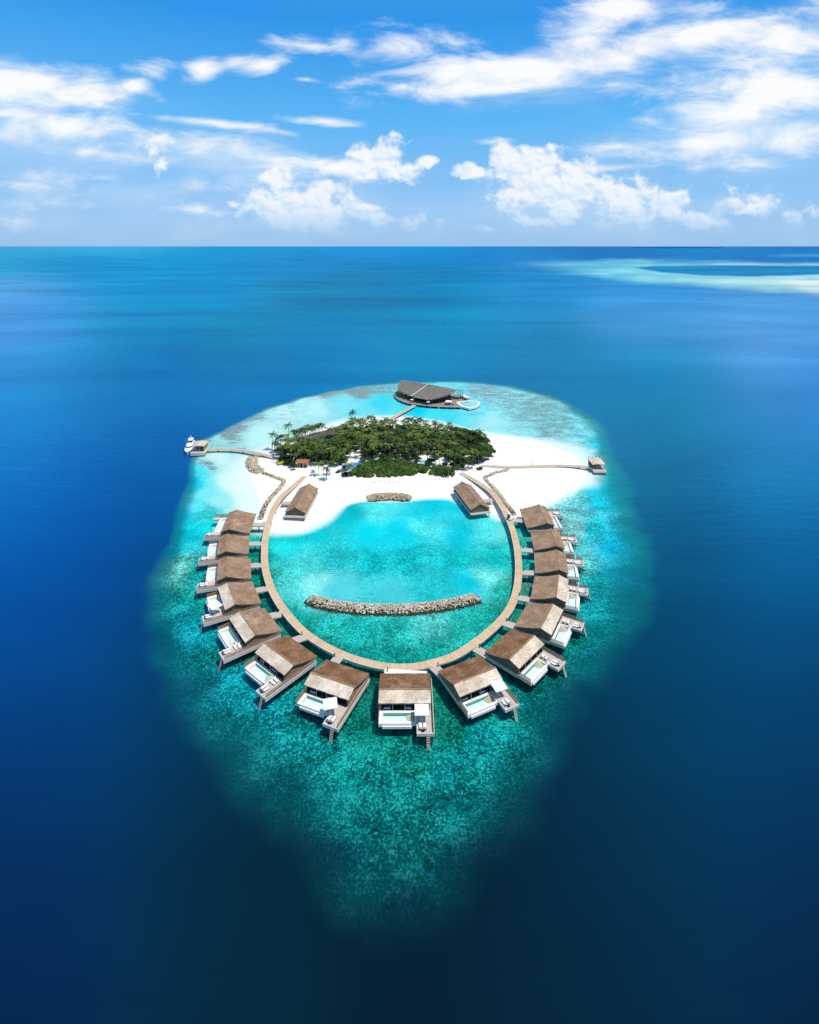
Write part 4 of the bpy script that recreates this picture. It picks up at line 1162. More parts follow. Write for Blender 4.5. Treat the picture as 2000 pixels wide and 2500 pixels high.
def make_parasol(op):
    r = empty('parasol', (0, 0, 0))
    b = MB(); b.box(-.35, .35, -.35, .35, .002, .1); b.build('base', M['white'], r)
    p_ = MB(); p_.cyl((0, 0, .1), (0, 0, 2.75), .045, .04, 8); p_.build('pole', M['white'], r)
    if op:
        c = MB(); h = 1.75
        vs = [(-h, -h, 2.42), (h, -h, 2.42), (h, h, 2.42), (-h, h, 2.42), (0, 0, 2.82), (0, -h, 2.45), (h, 0, 2.45), (0, h, 2.45), (-h, 0, 2.45)]
        c.add(vs, [(0, 5, 4), (5, 1, 4), (1, 6, 4), (6, 2, 4), (2, 7, 4), (7, 3, 4), (3, 8, 4), (8, 0, 4)])
        for (x0, y0), (x1, y1) in (((-h, -h), (h, -h)), ((h, -h), (h, h)), ((h, h), (-h, h)), ((-h, h), (-h, -h))):
            c.add([(x0, y0, 2.42), (x1, y1, 2.42), (x1, y1, 2.27), (x0, y0, 2.27)], [(0, 1, 2, 3)])
        c.build('canopy', M['white'], r)
        rb = MB()
        for x, y in ((-h, -h), (h, -h), (h, h), (-h, h)): rb.beam((0, 0, 2.74), (x * .95, y * .95, 2.38), .035, .035)
        rb.build('ribs', M['post'], r)
    else:
        c = MB(); c.cyl((0, 0, 1.15), (0, 0, 1.7), .2, .15, 8); c.cyl((0, 0, 1.7), (0, 0, 2.7), .15, .05, 8); c.build('canopy', M['white'], r)
    return r


opn = make_parasol(True); cls = make_parasol(False)
first = {True: True, False: True}


def parasol(key, op, lx, ly, rz, label):
    src = opn if op else cls
    o = src if first[op] else copy_tree(src)
    first[op] = False
    place(o, key, lx, ly, rz); tag(o, label, 'parasol', 'parasols on the villa decks')


parasol('F', True, 4.2, -13.6, 0, 'open square white parasol shading the deck by the pool, the front centre villa')
parasol('L7', True, 3.0, -14.2, R(35), 'open white parasol turned cornerwise over pool end, ' + WHO['L7'])
parasol('R7', True, 4.3, -12.8, R(-4), 'open square white parasol over the corner deck, ' + WHO['R7'])
parasol('L4', True, 3.0, -13.8, R(20), 'open white parasol over the pool end, ' + WHO['L4'])
for key in ('L5', 'L6', 'R6', 'R5'):
    parasol(key, False, 3.2, -14.5, 0, 'closed white parasol between pool and sun deck, ' + WHO[key])


def make_swing():
    r = empty('swing_frame', (0, 0, 0))
    f = MB()
    f.box(-1.35, -1.23, -.06, .06, .002, 2.3); f.box(1.23, 1.35, -.06, .06, .002, 2.3); f.box(-1.35, 1.35, -.07, .07, 2.3, 2.43); f.build('frame', M['white'], r)
    s = MB()
    for x in (-.8, .8): s.cyl((x, 0, .55), (x, 0, 2.3), .015, .015, 5)
    s.build('ropes', M['post'], r)
    s = MB(); s.box(-.9, .9, -.35, .35, .42, .55); s.build('seat', M['white'], r)
    return r


sw = make_swing(); swf = True
for key in ('L1', 'L2', 'L3', 'R4', 'R3', 'R2', 'R1'):
    o = sw if swf else copy_tree(sw); swf = False
    place(o, key, 4.4, -14.7, 0)
    tag(o, 'white open swing frame on the sun deck, ' + WHO[key], 'swing frame', 'white swing frames on the villa decks')


def make_daybed():
    r = empty('daybed', (0, 0, 0))
    b = MB(); b.box(-.85, .85, -.75, .75, .055, .35); b.build('base', M['white'], r)
    b = MB(); b.box(-.78, .78, -.68, .72, .35, .52); b.build('mattress', M['blue_cloth'], r)
    b = MB(); b.box(-.8, .8, .5, .74, .52, .95); b.build('backrest', M['blue_cloth'], r)
    return r


db = make_daybed(); dbf = True
for key in ('F', 'L7', 'R7', 'L6'):
    for lx, wd in ((-4.5, 'pool end'), (.8, 'deck end')):
        o = db if dbf else copy_tree(db); dbf = False
        place(o, key, lx, -9.75, 0)
        tag(o, 'blue-cushioned daybed on the veranda toward the %s, ' % wd + WHO[key], 'daybed', 'blue daybeds on the verandas')

# bollard lamps where the entries meet the boardwalk ---------------
bp = None
for key, (v, ang, W) in villas.items():
    p2 = Vector((*un(*CONN[key][1], 2.95), 0)); p1 = Vector((*un(*CONN[key][0], 2.95), 0))
    d = (p1 - p2).normalized(); s = Vector((-d.y, d.x, 0))
    sg = 1 if key[0] == 'L' else -1
    if key == 'F': s = s * 4.4
    far_s = s if (s.y > 0) else -s
    q = p2 + d * .9 + far_s * 1.0
    if bp is None:
        r = empty('bollard_lamp', (0, 0, 0)); b = MB(); b.cyl((0, 0, 0), (0, 0, .85), .13, .12, 8); b.build('post', M['dark'], r)
        b = MB(); b.cyl((0, 0, .85), (0, 0, 1.05), .2, .17, 8); b.build('lamp_head', M['dark'], r); bp = r; o = r
    else: o = copy_tree(bp)
    o.location = (q.x, q.y, DZ - .02)
    tag(o, 'dark bollard lamp where entry walk meets boardwalk, ' + WHO[key], 'bollard lamp', 'bollard lamps along the boardwalk')

# ------------------------------------------------------------------ the two long pavilions on the beach
def make_hall(Lh, Wd):
    """long gabled hall, origin at the centre of its floor on the sand, length along Y"""
    r = empty('beach_pavilion', (0, 0, 0)); h = Wd / 2; l = Lh / 2; z0 = 1.35
    d = MB(); d.box(-h, h, -l, l, z0 - .12, z0); d.build('deck', M['deck_wood'], r)
    f = MB(); f.box(-h - .12, h + .12, -l - .12, -l, z0 - .5, z0 + .06); f.box(-h - .12, h + .12, l, l + .12, z0 - .5, z0 + .06)
    f.box(-h - .12, -h, -l, l, z0 - .5, z0 + .06); f.box(h, h + .12, -l, l, z0 - .5, z0 + .06); f.build('deck_beam', M['fascia'], r)
    for x in (-h + .5, h - .5):
        for k in range(5): MB().cyl((x, -l + .6 + k * (Lh - 1.2) / 4, -2.2), (x, -l + .6 + k * (Lh - 1.2) / 4, z0 - .13), .16, .16, 8).build('pile', M['pile'], r)
    ze, zr = 2.9, 5.15
    pr = [(-h - .1, ze), (-h / 2, (ze + zr) / 2 - .1), (0, zr), (h / 2, (ze + zr) / 2 - .1), (h + .1, ze)]
    mb = MB(); ny_ = 10; n = len(pr); vs = []
    ya, yb = -l + .6, l + .1
    for lay in (0, 1):
        for i in range(ny_ + 1):
            for j, (x, z) in enumerate(pr): vs.append((x, ya + (yb - ya) * i / ny_, z - lay * .24 + .03 * math.sin(i * 1.9 + j)))
    off = (ny_ + 1) * n
    for i in range(ny_):
        for j in range(n - 1):
            a = i * n + j
            mb.f.append((a, a + 1, a + n + 1, a + n)); mb.m.append(0)
            mb.f.append((off + a, off + a + n, off + a + n + 1, off + a + 1)); mb.m.append(1)
    for i in range(ny_):
        for j in (0, n - 1):
            a = i * n + j; mb.f.append((a, a + n, a + n + off, a + off)); mb.m.append(1)
    for j in range(n - 1):
        for a in (j, ny_ * n + j): mb.f.append((a, a + 1, a + 1 + off, a + off)); mb.m.append(1)
    mb.v = vs
    roof = mb.build('roof', [M['thatch_mid'], M['thatch_roof_edge']], r)
    q = MB(); q.beam((0, ya - .03, zr + .03), (0, yb + .03, zr + .03), .34, .12); q.build('ridge_cap', M['thatch_roof_edge'], roof)
    w = MB(); w.box(-h + 1.3, h - 1.3, -l + 1.3, l - .8, z0, ze + .25); w.build('wall', M['wall_dark'], r)
    for yy, nm in ((-l + 1.0, 'gable_lattice'), (l - .5, 'gable_lattice')):
        g = MB(); k = 0
        while z0 + .1 + k * .3 < zr - .5:
            z = z0 + .1 + k * .3; hx = h - .35 if z < ze - .1 else max(0.1, (h - .2) * (zr - .45 - z) / (zr - .45 - ze))
            g.box(-hx, hx, yy - .04, yy + .04, z, z + .11); k += 1
        for k in range(15):
            x = -h + .4 + k * (Wd - .8) / 14; g.box(x - .045, x + .045, yy - .085, yy - .042, z0, min(zr - .4, ze - .25 + (1 - abs(x) / h) * (zr - ze)))
        g.build(nm, M['slat'], r)
        g = MB(); g.box(-h + .5, h - .5, yy + .06, yy + .12, z0, ze - .1); g.build('gable_wall', M['wall_dark'], r)
    for s in (-1, 1):
        for k in range(7):
            y = -l + 1.0 + k * (Lh - 1.9) / 6
            q = MB(); q.box(s * (h - .35) - .09, s * (h - .35) + .09, y - .09, y + .09, z0, ze - .05); q.build('post', M['post'], r)
    return r


hall = make_hall(25.2, 9.0)
hall.location = (-49.0, 258.0, 1.2); hall.rotation_euler = (0, 0, R(-4))
tag(hall, 'long brown thatched pavilion on the sand spit, left of the lagoon', 'pavilion', 'long pavilions on the beach')
hall2 = copy_tree(hall)
hall2.location = (28.4, 260.9, 1.2); hall2.rotation_euler = (0, 0, R(13.7))
tag(hall2, 'long brown thatched pavilion standing half over water, right of the lagoon', 'pavilion', 'long pavilions on the beach')
for hh, p1, p2, sd_ in ((hall, (688, 1228), (718, 1228), 1), (hall2, (1182, 1222), (1203, 1220), -1)):
    rz = hh.rotation_euler.z
    a = Vector((*un(*p1, 2.5), 0)); b = Vector((*un(*p2, 2.5), 0))
    inv = Matrix.Rotation(-rz, 3, 'Z'); L0 = Vector((hh.location.x, hh.location.y, 0))
    a = inv @ (a - L0); b = inv @ (b - L0)
    if sd_ > 0: b.x = -4.63
    else: a.x = 4.63
    mb = MB(); y = (a.y + b.y) / 2
    mb.box(a.x, b.x, y - 1.2, y + 1.2, 1.2, 1.33); o = mb.build('entry_walkway', M['walk_wood'], hh)
    e_ = MB(); e_.box(a.x, b.x, y - 1.32, y - 1.2, .9, 1.37); e_.box(a.x, b.x, y + 1.2, y + 1.32, .9, 1.37); e_.build('edge_beam', M['ring_edge'], o)


# ------------------------------------------------------------------ rock breakwaters
def ico_rock(mb, x, y, z, r, mi, sd):
    rnd = random.Random(sd)
    vs = []; n = 6
    q = Matrix.Rotation(rnd.uniform(0, 6.28), 3, Vector((rnd.uniform(-1, 1), rnd.uniform(-1, 1), rnd.uniform(-1, 1) + .01)).normalized())
    sc = (rnd.uniform(.75, 1.3), rnd.uniform(.7, 1.1), rnd.uniform(.6, .9))
    t = (1 + 5 ** .5) / 2
    for v in ((-1, t, 0), (1, t, 0), (-1, -t, 0), (1, -t, 0), (0, -1, t), (0, 1, t), (0, -1, -t), (0, 1, -t), (t, 0, -1), (t, 0, 1), (-t, 0, -1), (-t, 0, 1)):
        w = q @ (Vector(v).normalized() * rnd.uniform(.8, 1.15))
        vs.append((x + w.x * r * sc[0], y + w.y * r * sc[1], z + w.z * r * sc[2]))
    fs = [(0, 11, 5), (0, 5, 1), (0, 1, 7), (0, 7, 10), (0, 10, 11), (1, 5, 9), (5, 11, 4), (11, 10, 2), (10, 7, 6), (7, 1, 8), (3, 9, 4), (3, 4, 2), (3, 2, 6), (3, 6, 8), (3, 8, 9), (4, 9, 5), (2, 4, 11), (6, 2, 10), (8, 6, 7), (9, 8, 1)]
    mb.add(vs, fs, mi)


def breakwater(label, pts, wtop, wbase, hgt, rsize, mats, seed, wet=True, base_z=-.3):
    line = catmull(pts, rsize * 1.35)
    o = Vector((line[len(line) // 2].x, line[len(line) // 2].y, 0))
    mb = MB(); rnd = random.Random(seed); k = 0
    for i in range(len(line)):
        p = line[i]; a = line[max(0, i - 1)]; b = line[min(len(line) - 1, i + 1)]
        d = (b - a); d.z = 0; d.normalize(); s = Vector((-d.y, d.x, 0))
        endf = min(1, (min(i, len(line) - 1 - i) + 2) * rsize * 1.35 / (wbase * .5))
        gz = ground_z(p.x, p.y)
        nacross = max(3, int(wbase / (rsize * 1.15)))
        for j in range(nacross):
            f = (j + rnd.uniform(.1, .9)) / nacross * 2 - 1
            off = f * wbase / 2 * (endf ** .5)
            hz_ = hgt * min(1, max(0, (wbase / 2 - abs(off)) / max(.1, (wbase - wtop) / 2))) * endf
            z = gz * .9 + base_z + hz_ + rnd.uniform(-.15, .2)
            r = rsize * rnd.uniform(.6, 1.25)
            mi = 0
            if wet and z + r * .3 < .72: mi = 1  # low rocks get the dark tone for wetness and shade
            elif len(mats) > 2 and rnd.random() < .35: mi = 2
            ico_rock(mb, p.x - o.x + s.x * off + d.x * rnd.uniform(-.4, .4), p.y - o.y + s.y * off + d.y * rnd.uniform(-.4, .4), z, r, mi, seed * 10007 + k); k += 1
    # solid core so no light shows through
    core = [q - o for q in line]
    for q in core: q.z = 0
    st_ = strip(core[1:-1], -wbase * .36, wbase * .36, -.8, base_z + hgt * .55 if wet else base_z + ground_z(o.x, o.y) * .9 + hgt * .5)
    mb.add(st_.v, st_.f, 1)
    ob = mb.build('breakwater', mats, None); ob.location = o
    tag(ob, label, 'breakwater')
    return ob


breakwater('long curved breakwater of pale boulders lying in the lagoon inside the boardwalk', [un(*p, .8) for p in ((752, 1459), (772, 1466), (807, 1475), (862, 1482), (937, 1486), (1011, 1484), (1085, 1475), (1150, 1461), (1168, 1455))],
           2.6, 6.2, 1.65, .33, [M['rock_pale'], M['rock_wet_shade'], M['rock_brown']], 11)
breakwater('short mound of brown boulders at the water edge of the middle beach', [un(*p, .6) for p in ((898, 1217), (925, 1214), (950, 1213), (975, 1213.5), (1002, 1217))],
           2.6, 6.6, 1.2, .36, [M['rock_brown'], M['rock_wet_shade'], M['rock_brown']], 12, True, .3)
breakwater('bent wall of yellowish rocks across the sand, left of the pavilion', [un(*p, 1.2) for p in ((642, 1152), (662, 1160), (680, 1168), (693, 1173), (689, 1183), (676, 1198), (658, 1217), (645, 1237), (637, 1262))],
           1.2, 2.6, .7, .40, [M['rock_brown'], M['rock_wet_shade'], M['rock_pale']], 13, False, -.1)
breakwater('broad pile of yellowish rocks beside the left jetty at the shore', [un(*p, .8) for p in ((617, 1114), (615, 1124), (618, 1136), (628, 1147), (638, 1151))],
           3.4, 6.6, 1.1, .5, [M['rock_brown'], M['rock_wet_shade'], M['rock_pale']], 15, False, .1)
breakwater('bent wall of yellowish rocks across the wide white beach on the right', [un(*p, 1.2) for p in ((1241, 1147), (1226, 1151.5), (1208, 1156), (1187, 1164), (1186, 1171), (1200, 1186), (1220.6, 1209), (1239, 1233), (1256, 1253))],
           1.1, 2.4, .6, .38, [M['rock_brown'], M['rock_wet_shade'], M['rock_pale']], 14, False, -.1)

# ------------------------------------------------------------------ jetties
walkway('jetty', [un(*p, 1.9) for p in ((500, 1097), (543.4, 1095.5), (585, 1098), (614, 1103), (640, 1108.5), (669, 1115.5), (690, 1120))], 2.6, 'curved timber jetty from the island to the arrival pavilion and yacht', 'jetty', M['jetty_wood'], 1.9, (None, 1.3), 7.0)
walkway('jetty', [un(*p, 1.7) for p in ((1176, 1136), (1210, 1138.5), (1243.8, 1140), (1299.4, 1138.5), (1355, 1136.5), (1401.4, 1137.5), (1443, 1140))], 2.4, 'straight timber jetty across the sand to the small pavilion on the right', 'jetty', M['jetty_wood'], 1.7, (1.32, None), 7.0)
walkway('jetty', [un(*p, 1.8) for p in ((932, 1040), (954.8, 1023), (975, 1010), (993, 1000.4), (1012, 989)) ], 3.0, 'timber jetty from the palm grove to the solar-roofed restaurant', 'jetty', M['jetty_wood'], 1.8, (1.3, None), 7.0)


def bollards(pts, what):
    for i, (p, t) in enumerate(pts):
        o = copy_tree(bp); x, y = un(*p, 1.9); o.location = (x, y, 1.89)
        tag(o, t, 'bollard lamp', 'bollard lamps along the jetties')


bollards([((517, 1093.5), 'dark bollard lamp on the left jetty nearest the arrival pavilion'), ((598, 1097), 'dark bollard lamp midway along the left jetty'), ((668, 1113), 'dark bollard lamp on the left jetty nearest the palms')], '')
o = copy_tree(bp); x, y = un(1300, 1135.5, 1.7); o.location = (x, y, 1.69); tag(o, 'dark bollard lamp midway along the right jetty', 'bollard lamp', 'bollard lamps along the jetties')


def arrival():
    r = empty('arrival_pavilion', (-121.2, 327.2, 0)); r.rotation_euler = (0, 0, R(5))
    d = MB(); d.box(-3.9, 4.0, -5.2, 5.2, 2.0, 2.2); d.build('deck', M['deck_wood'], r)
    f = MB(); f.box(-3.95, 4.05, -5.35, -5.2, .7, 2.24); f.box(-4.05, -3.9, -5.35, 5.3, 1.2, 2.24); f.box(4.0, 4.15, -5.35, 5.3, 1.2, 2.24); f.build('deck_beam', M['fascia'], r)
    for x in (-3.5, 3.6):
        for y in (-4.8, 0, 4.8): MB().cyl((x, y, -1.2), (x, y, 2.0), .18, .18, 8).build('pile', M['pile'], r)
    ro = MB(); pr = [(-3.7, 5.5), (-1.2, 5.8), (1.2, 5.75), (3.3, 5.4)]
    for (xa, za), (xb, zb) in zip(pr, pr[1:]):
        ro.add([(xa, -3.6, za), (xb, -3.6, zb), (xb, 5.3, zb), (xa, 5.3, za), (xa, -3.6, za - .3), (xb, -3.6, zb - .3), (xb, 5.3, zb - .3), (xa, 5.3, za - .3)],
               [(0, 1, 2, 3), (7, 6, 5, 4), (0, 4, 5, 1), (3, 2, 6, 7), (1, 5, 6, 2), (0, 3, 7, 4)])
    ro.build('roof', M['thatch_pale'], r)
    for x in (-3.3, -1.4, .6, 2.8):
        for y in (-3.2, 4.9): q = MB(); q.box(x - .1, x + .1, y - .1, y + .1, 2.2, 5.2); q.build('post', M['post'], r)
    w = MB(); w.box(2.85, 2.95, -3.0, 4.8, 2.2, 5.1); w.build('side_wall', M['slat'], r)
    w = MB(); w.box(-2.8, 2.6, 1.5, 1.7, 2.2, 5.0); w.build('back_wall', M['slat'], r)
    b = MB(); b.box(-1.8, 1.6, .4, 1.2, 2.2, 2.7); b.box(-1.8, 1.6, 1.2, 1.45, 2.7, 3.1); b.build('bench', M['post'], r)
    return r


tag(arrival(), 'pale flat-roofed arrival pavilion at the end of the left jetty', 'pavilion')


def small_pav():
    r = empty('jetty_pavilion', (100.3, 303.0, 0)); r.rotation_euler = (0, 0, R(-2))
    d = MB(); d.box(-3.2, 3.2, -6.6, 4.8, 1.62, 1.8); d.build('deck', M['deck_wood'], r)
    f = MB(); f.box(-3.3, 3.3, -6.75, -6.6, 1.0, 1.86); f.box(-3.35, -3.2, -6.75, 4.8, 1.1, 1.86); f.box(3.2, 3.35, -6.75, 4.8, 1.1, 1.86); f.build('deck_beam', M['fascia'], r)
    for x in (-2.8, 2.8):
        for y in (-6, -1, 4.3): MB().cyl((x, y, -1.2), (x, y, 1.62), .17, .17, 8).build('pile', M['pile'], r)
    ro = MB(); pr = [(-3.4, 4.6), (-1, 5.0), (1.2, 5.0), (3.4, 4.6)]
    for (xa, za), (xb, zb) in zip(pr, pr[1:]):
        ro.add([(xa, -4.4, za), (xb, -4.4, zb), (xb, 4.7, zb), (xa, 4.7, za), (xa, -4.4, za - .28), (xb, -4.4, zb - .28), (xb, 4.7, zb - .28), (xa, 4.7, za - .28)],
               [(0, 1, 2, 3), (7, 6, 5, 4), (0, 4, 5, 1), (3, 2, 6, 7), (1, 5, 6, 2), (0, 3, 7, 4)])
    ro.build('roof', M['thatch_pale'], r)
    for k, x in enumerate((-3.0, -1.0, 1.0, 3.0)):
        for y in (-4.1, 4.75): q = MB(); q.box(x - .09, x + .09, y - .09, y + .09, 1.8, 5.7 if y > 0 else 4.45); q.build('post', M['dark'] if y > 0 else M['post'], r)
    w = MB(); w.box(-3.0, -2.9, -2.6, 4.3, 1.8, 4.3); w.build('side_wall', M['wall_dark'], r)
    w = MB(); w.box(-2.8, .2, .6, .8, 1.8, 4.2); w.build('back_wall', M['post'], r)
    b = MB(); b.box(-2.4, -.8, -.4, .5, 1.8, 2.3); b.build('bench', M['terracotta'], r)
    for k in range(5): pass
    q = MB()
    for z in (2.3, 2.8, 3.3): q.beam((3.1, -4.1, z), (3.1, 4.3, z), .05, .06)
    q.build('railing', M['white'], r)
    return r


tag(small_pav(), 'small thatched open pavilion at the end of the right jetty', 'pavilion')

# ------------------------------------------------------------------ yacht
def yacht():
    r = empty('motor_yacht', (-127.6, 324.0, 0)); r.rotation_euler = (0, 0, R(13)); r.scale = (1.0, 1.0, .8)
    L, Bm = 20.0, 4.9
    secs = [(0.0, .03, 2.6), (.03, .14, 2.55), (.1, .30, 2.45), (.22, .42, 2.3), (.4, .49, 2.1), (.65, .5, 1.95), (.88, .48, 1.9), (1.0, .46, 1.9)]
    vs = []; n = 5
    for t, w, zt in secs:
        y = t * L; hb = w * Bm
        kb = .55 + .35 * min(1, t / .4)
        vs += [(-hb, y, zt), (-hb * kb, y + (1 - t) * .5, .1), (0, y + (1 - t) * .9, -.6), (hb * kb, y + (1 - t) * .5, .1), (hb, y, zt)]
    fs = []
    for i in range(len(secs) - 1):
        for j in range(n - 1):
            a = i * n + j; fs.append((a, a + 1, a + n + 1, a + n))
    b = (len(secs) - 1) * n
    fs += [(b, b + 1, b + 2, b + 3, b + 4)]
    hull = MB().add(vs, fs).build('hull', M['hull'], r)
    d = MB(); dv = []
    for t, w, zt in secs: dv += [(-w * Bm * .96, t * L, zt - .03), (w * Bm * .96, t * L, zt - .03)]
    d.add(dv, [(2 * i, 2 * i + 1, 2 * i + 3, 2 * i + 2) for i in range(len(secs) - 1)]); d.build('foredeck', M['hull'], r)

    def cabin(name, y0, y1, w, z0, z1, rake, mat):
        m_ = MB(); h = w / 2
        m_.add([(-h * .55, y0, z0), (h * .55, y0, z0), (h, y0 + 2.2, z0), (h, y1, z0), (-h, y1, z0), (-h, y0 + 2.2, z0),
                (-h * .5, y0 + rake, z1), (h * .5, y0 + rake, z1), (h * .9, y0 + 2.2 + rake * .8, z1), (h * .9, y1, z1), (-h * .9, y1, z1), (-h * .9, y0 + 2.2 + rake * .8, z1)],
               [(0, 1, 7, 6), (1, 2, 8, 7), (2, 3, 9, 8), (3, 4, 10, 9), (4, 5, 11, 10), (5, 0, 6, 11), (6, 7, 8, 9, 10, 11)])
        return m_.build(name, mat, r)
    cabin('cabin', 5.2, 17.0, 3.9, 2.1, 3.0, .8, M['hull'])
    cabin('windscreen', 5.9, 16.4, 3.7, 3.003, 3.55, 1.0, M['glass'])
    cabin('cabin_roof', 6.6, 17.2, 3.8, 3.553, 3.8, .3, M['hull'])
    cabin('flybridge', 9.2, 16.2, 3.3, 3.803, 4.5, .9, M['hull'])
    q = MB(); q.box(-1.2, 1.2, 11.4, 14.6, 4.45, 4.56); q.build('seating', M['dark'], r)
    cabin('hardtop', 11.0, 16.0, 3.0, 6.0, 6.2, .2, M['hull'])
    q = MB()
    for x in (-1.3, 1.3):
        for y in (13.4, 15.6): q.beam((x, y, 4.4), (x, y + .2, 6.0), .14, .14)
    q.build('hardtop_posts', M['hull'], r)
    q = MB(); q.beam((0, 14.2, 6.2), (0, 14.6, 7.9), .2, .12); q.beam((-.9, 14.4, 7.0), (.9, 14.4, 7.0), .2, .1); q.cyl((0, 14.4, 7.9), (0, 14.4, 8.3), .35, .2, 10); q.build('radar_mast', M['hull'], r)
    q = MB(); q.cyl((-1.9, 9.6, 3.8), (-1.9, 9.8, 8.4), .05, .02, 6); q.build('antenna', M['hull'], r)
    q = MB(); q.box(-2.0, 2.0, 17.4, 19.8, 1.9, 1.96); q.build('aft_deck', M['post'], r)
    return r


tag(yacht(), 'white motor yacht moored beside the arrival pavilion, bow toward the viewer', 'yacht')

# ------------------------------------------------------------------ buggy on the boardwalk
def buggy():
    x, y = un(1243.5, 1266, 3.4); r = empty('golf_buggy', (x, y, 2.9)); r.rotation_euler = (0, 0, R(24))
    b = MB(); b.box(-.6, .6, -1.15, 1.15, .28, .55); b.box(-.55, .55, -1.15, -.55, .55, .95); b.build('body', M['hull'], r)
    b = MB(); b.box(-.55, .55, .1, .6, .55, .82); b.box(-.55, .55, .55, .68, .8, 1.25); b.build('seat', M['dark'], r)
    b = MB(); b.box(-.64, .64, -.55, 1.05, 1.78, 1.86); b.build('roof', M['dark'], r)
    b = MB()
    for sx in (-.56, .56):
        for sy in (-.45, .9): b.box(sx - .03, sx + .03, sy - .03, sy + .03, .5, 1.78)
    b.build('roof_frame', M['dark'], r)
    for sx in (-.55, .55):
        for sy in (-.78, .78): w = MB(); w.cyl((sx - .1, sy, .25), (sx + .1, sy, .25), .25, .25, 12); w.build('wheel', M['dark'], r)
    return r


tag(buggy(), 'small white golf buggy with dark roof parked on the boardwalk', 'buggy')

# ------------------------------------------------------------------ restaurant with the solar roof
def restaurant():
    r = empty('solar_restaurant', (14.0, 436.0, 0)); O = Vector((14.0, 436.0, 0))

    def loc(px, py, z): x, y = un(px, py, z); return Vector((x - O.x, y - O.y, z))
    C = lambda a, b: (920 + a * .17391, 910 + b * .17391)
    front = [loc(*C(a, b), 2.0) for a, b in ((243, 285), (262, 335), (315, 378), (400, 412), (480, 432), (600, 446), (720, 460), (880, 470), (1060, 475), (1180, 478))]
    back = [loc(*C(a, b), 2.0) for a, b in ((1310, 375), (1260, 335), (1180, 300))]
    left_top = Vector((-21.5, 31.0, 2.0)); 
    poly = front + back + [Vector((22.0, 12.0, 2.0)), Vector((-5, 27, 2.0)), left_top]
    d = MB(); d.prism([(q.x, q.y) for q in poly], 1.75, 2.0); d.build('deck', M['jetty_wood'], r)
    e_ = MB()
    for a, b in zip(front, front[1:]): e_.beam(a + Vector((0, -.08, -.25)), b + Vector((0, -.08, -.25)), .16, .55)
    e_.build('deck_beam', M['fascia'], r)
    u_ = MB(); u_.prism([(q.x * .96 + .5, q.y * .95 + .6) for q in poly], 1.2, 1.745); u_.build('underframe', M['pile'], r)
    for i in range(14):
        t = i / 13 * (len(front) - 1.001); k = int(t); q = front[k].lerp(front[k + 1], t - k)
        MB().cyl((q.x, q.y + .6, -1.2), (q.x, q.y + .6, 1.74), .2, .2, 8).build('pile', M['fascia'], r)
    # roof: rows between ridge and bowed eave, each row a stepped strip
    RA = loc(*C(345, 108), 10.2); RB = loc(*C(1122, 242), 9.6)
    eave = [loc(*C(a, b), z) for a, b, z in ((318, 140, 9.4), (300, 180, 8.4), (296, 220, 7.6), (312, 256, 6.8), (430, 305, 6.3), (550, 345, 6.0), (700, 378, 5.8), (780, 368, 6.2), (900, 345, 6.7), (1000, 316, 7.4), (1070, 292, 8.2), (1112, 256, 9.2))]
    ev = [RA] + eave + [RB]
    axis = (RB - RA).normalized(); L = (RB - RA).length
    perp = Vector((axis.y, -axis.x, 0)).normalized()
    if perp.y > 0: perp = -perp
    prj = [((q - RA).dot(axis), (q - RA).dot(perp), q.z) for q in ev]
    maxp = max(p[1] for p in prj)

    def bounds(pp):
        lo, hi = None, None
        for (a, b, _), (c_, d_, _) in zip(prj, prj[1:]):
            if (b <= pp <= d_) or (d_ <= pp <= b):
                if abs(d_ - b) < 1e-6: continue
                x = a + (c_ - a) * (pp - b) / (d_ - b)
                if lo is None or x < lo: lo = x
                if hi is None or x > hi: hi = x
        return lo, hi
    nr = 15; sheet = MB(); line = MB(); ed = MB()
    for i in range(nr):
        p0, p1 = maxp * i / nr, maxp * (i + 1) / nr
        b0 = bounds(max(p0, .05)); b1 = bounds(min(p1, maxp - .05) * .5 + max(p0, .05) * .5)
        lo, hi = b1 if b1[0] is not None else b0
        zf = lambda p_, s_: RA.z + (RB.z - RA.z) * s_ / L - (p_ / maxp) ** .92 * (RA.z + (RB.z - RA.z) * s_ / L - 5.7)
        a = [(lo, p0), (hi, p0), (hi, p1), (lo, p1)]
        top = [RA + axis * s_ + perp * p_ for s_, p_ in a]
        vs = [(q.x, q.y, zf(p_, s_) + (.0 if k < 2 else .10)) for k, (q, (s_, p_)) in enumerate(zip(top, a))]
        sheet.add(vs + [(x, y, z - .16) for x, y, z in vs], [(0, 3, 2, 1), (4, 5, 6, 7), (0, 1, 5, 4), (1, 2, 6, 5), (2, 3, 7, 6), (3, 0, 4, 7)])
        if i: line.beam(Vector(vs[0]) + Vector((0, 0, .09)), Vector(vs[1]) + Vector((0, 0, .09)), .32, .05)
        for k in (0, 1):
            s_ = (lo, hi)[k]; q = Vector(vs[3 if k == 0 else 2]); sgn = -1 if k == 0 else 1
            ed.beam(q + axis * sgn * 1.0 + Vector((0, 0, -.2)), q - axis * sgn * 1.2 + Vector((0, 0, -.2)), .28, .12)
    rf = sheet.build('roof', M['solar'], r)
    line.build('roof_battens', M['roof_line'], rf); ed.build('rafter_ends', M['fascia'], rf)
    sm = MB(); q0 = RA + axis * (L * .485); qa = Vector((q0.x, q0.y, RA.z - .25)); q1 = RA + axis * (L * .485) + perp * (maxp * .97); sm.beam(Vector((qa.x, qa.y, qa.z + .22)), Vector((q1.x, q1.y, 6.1)), .5, .1); sm.build('roof_seam', M['white'], rf)
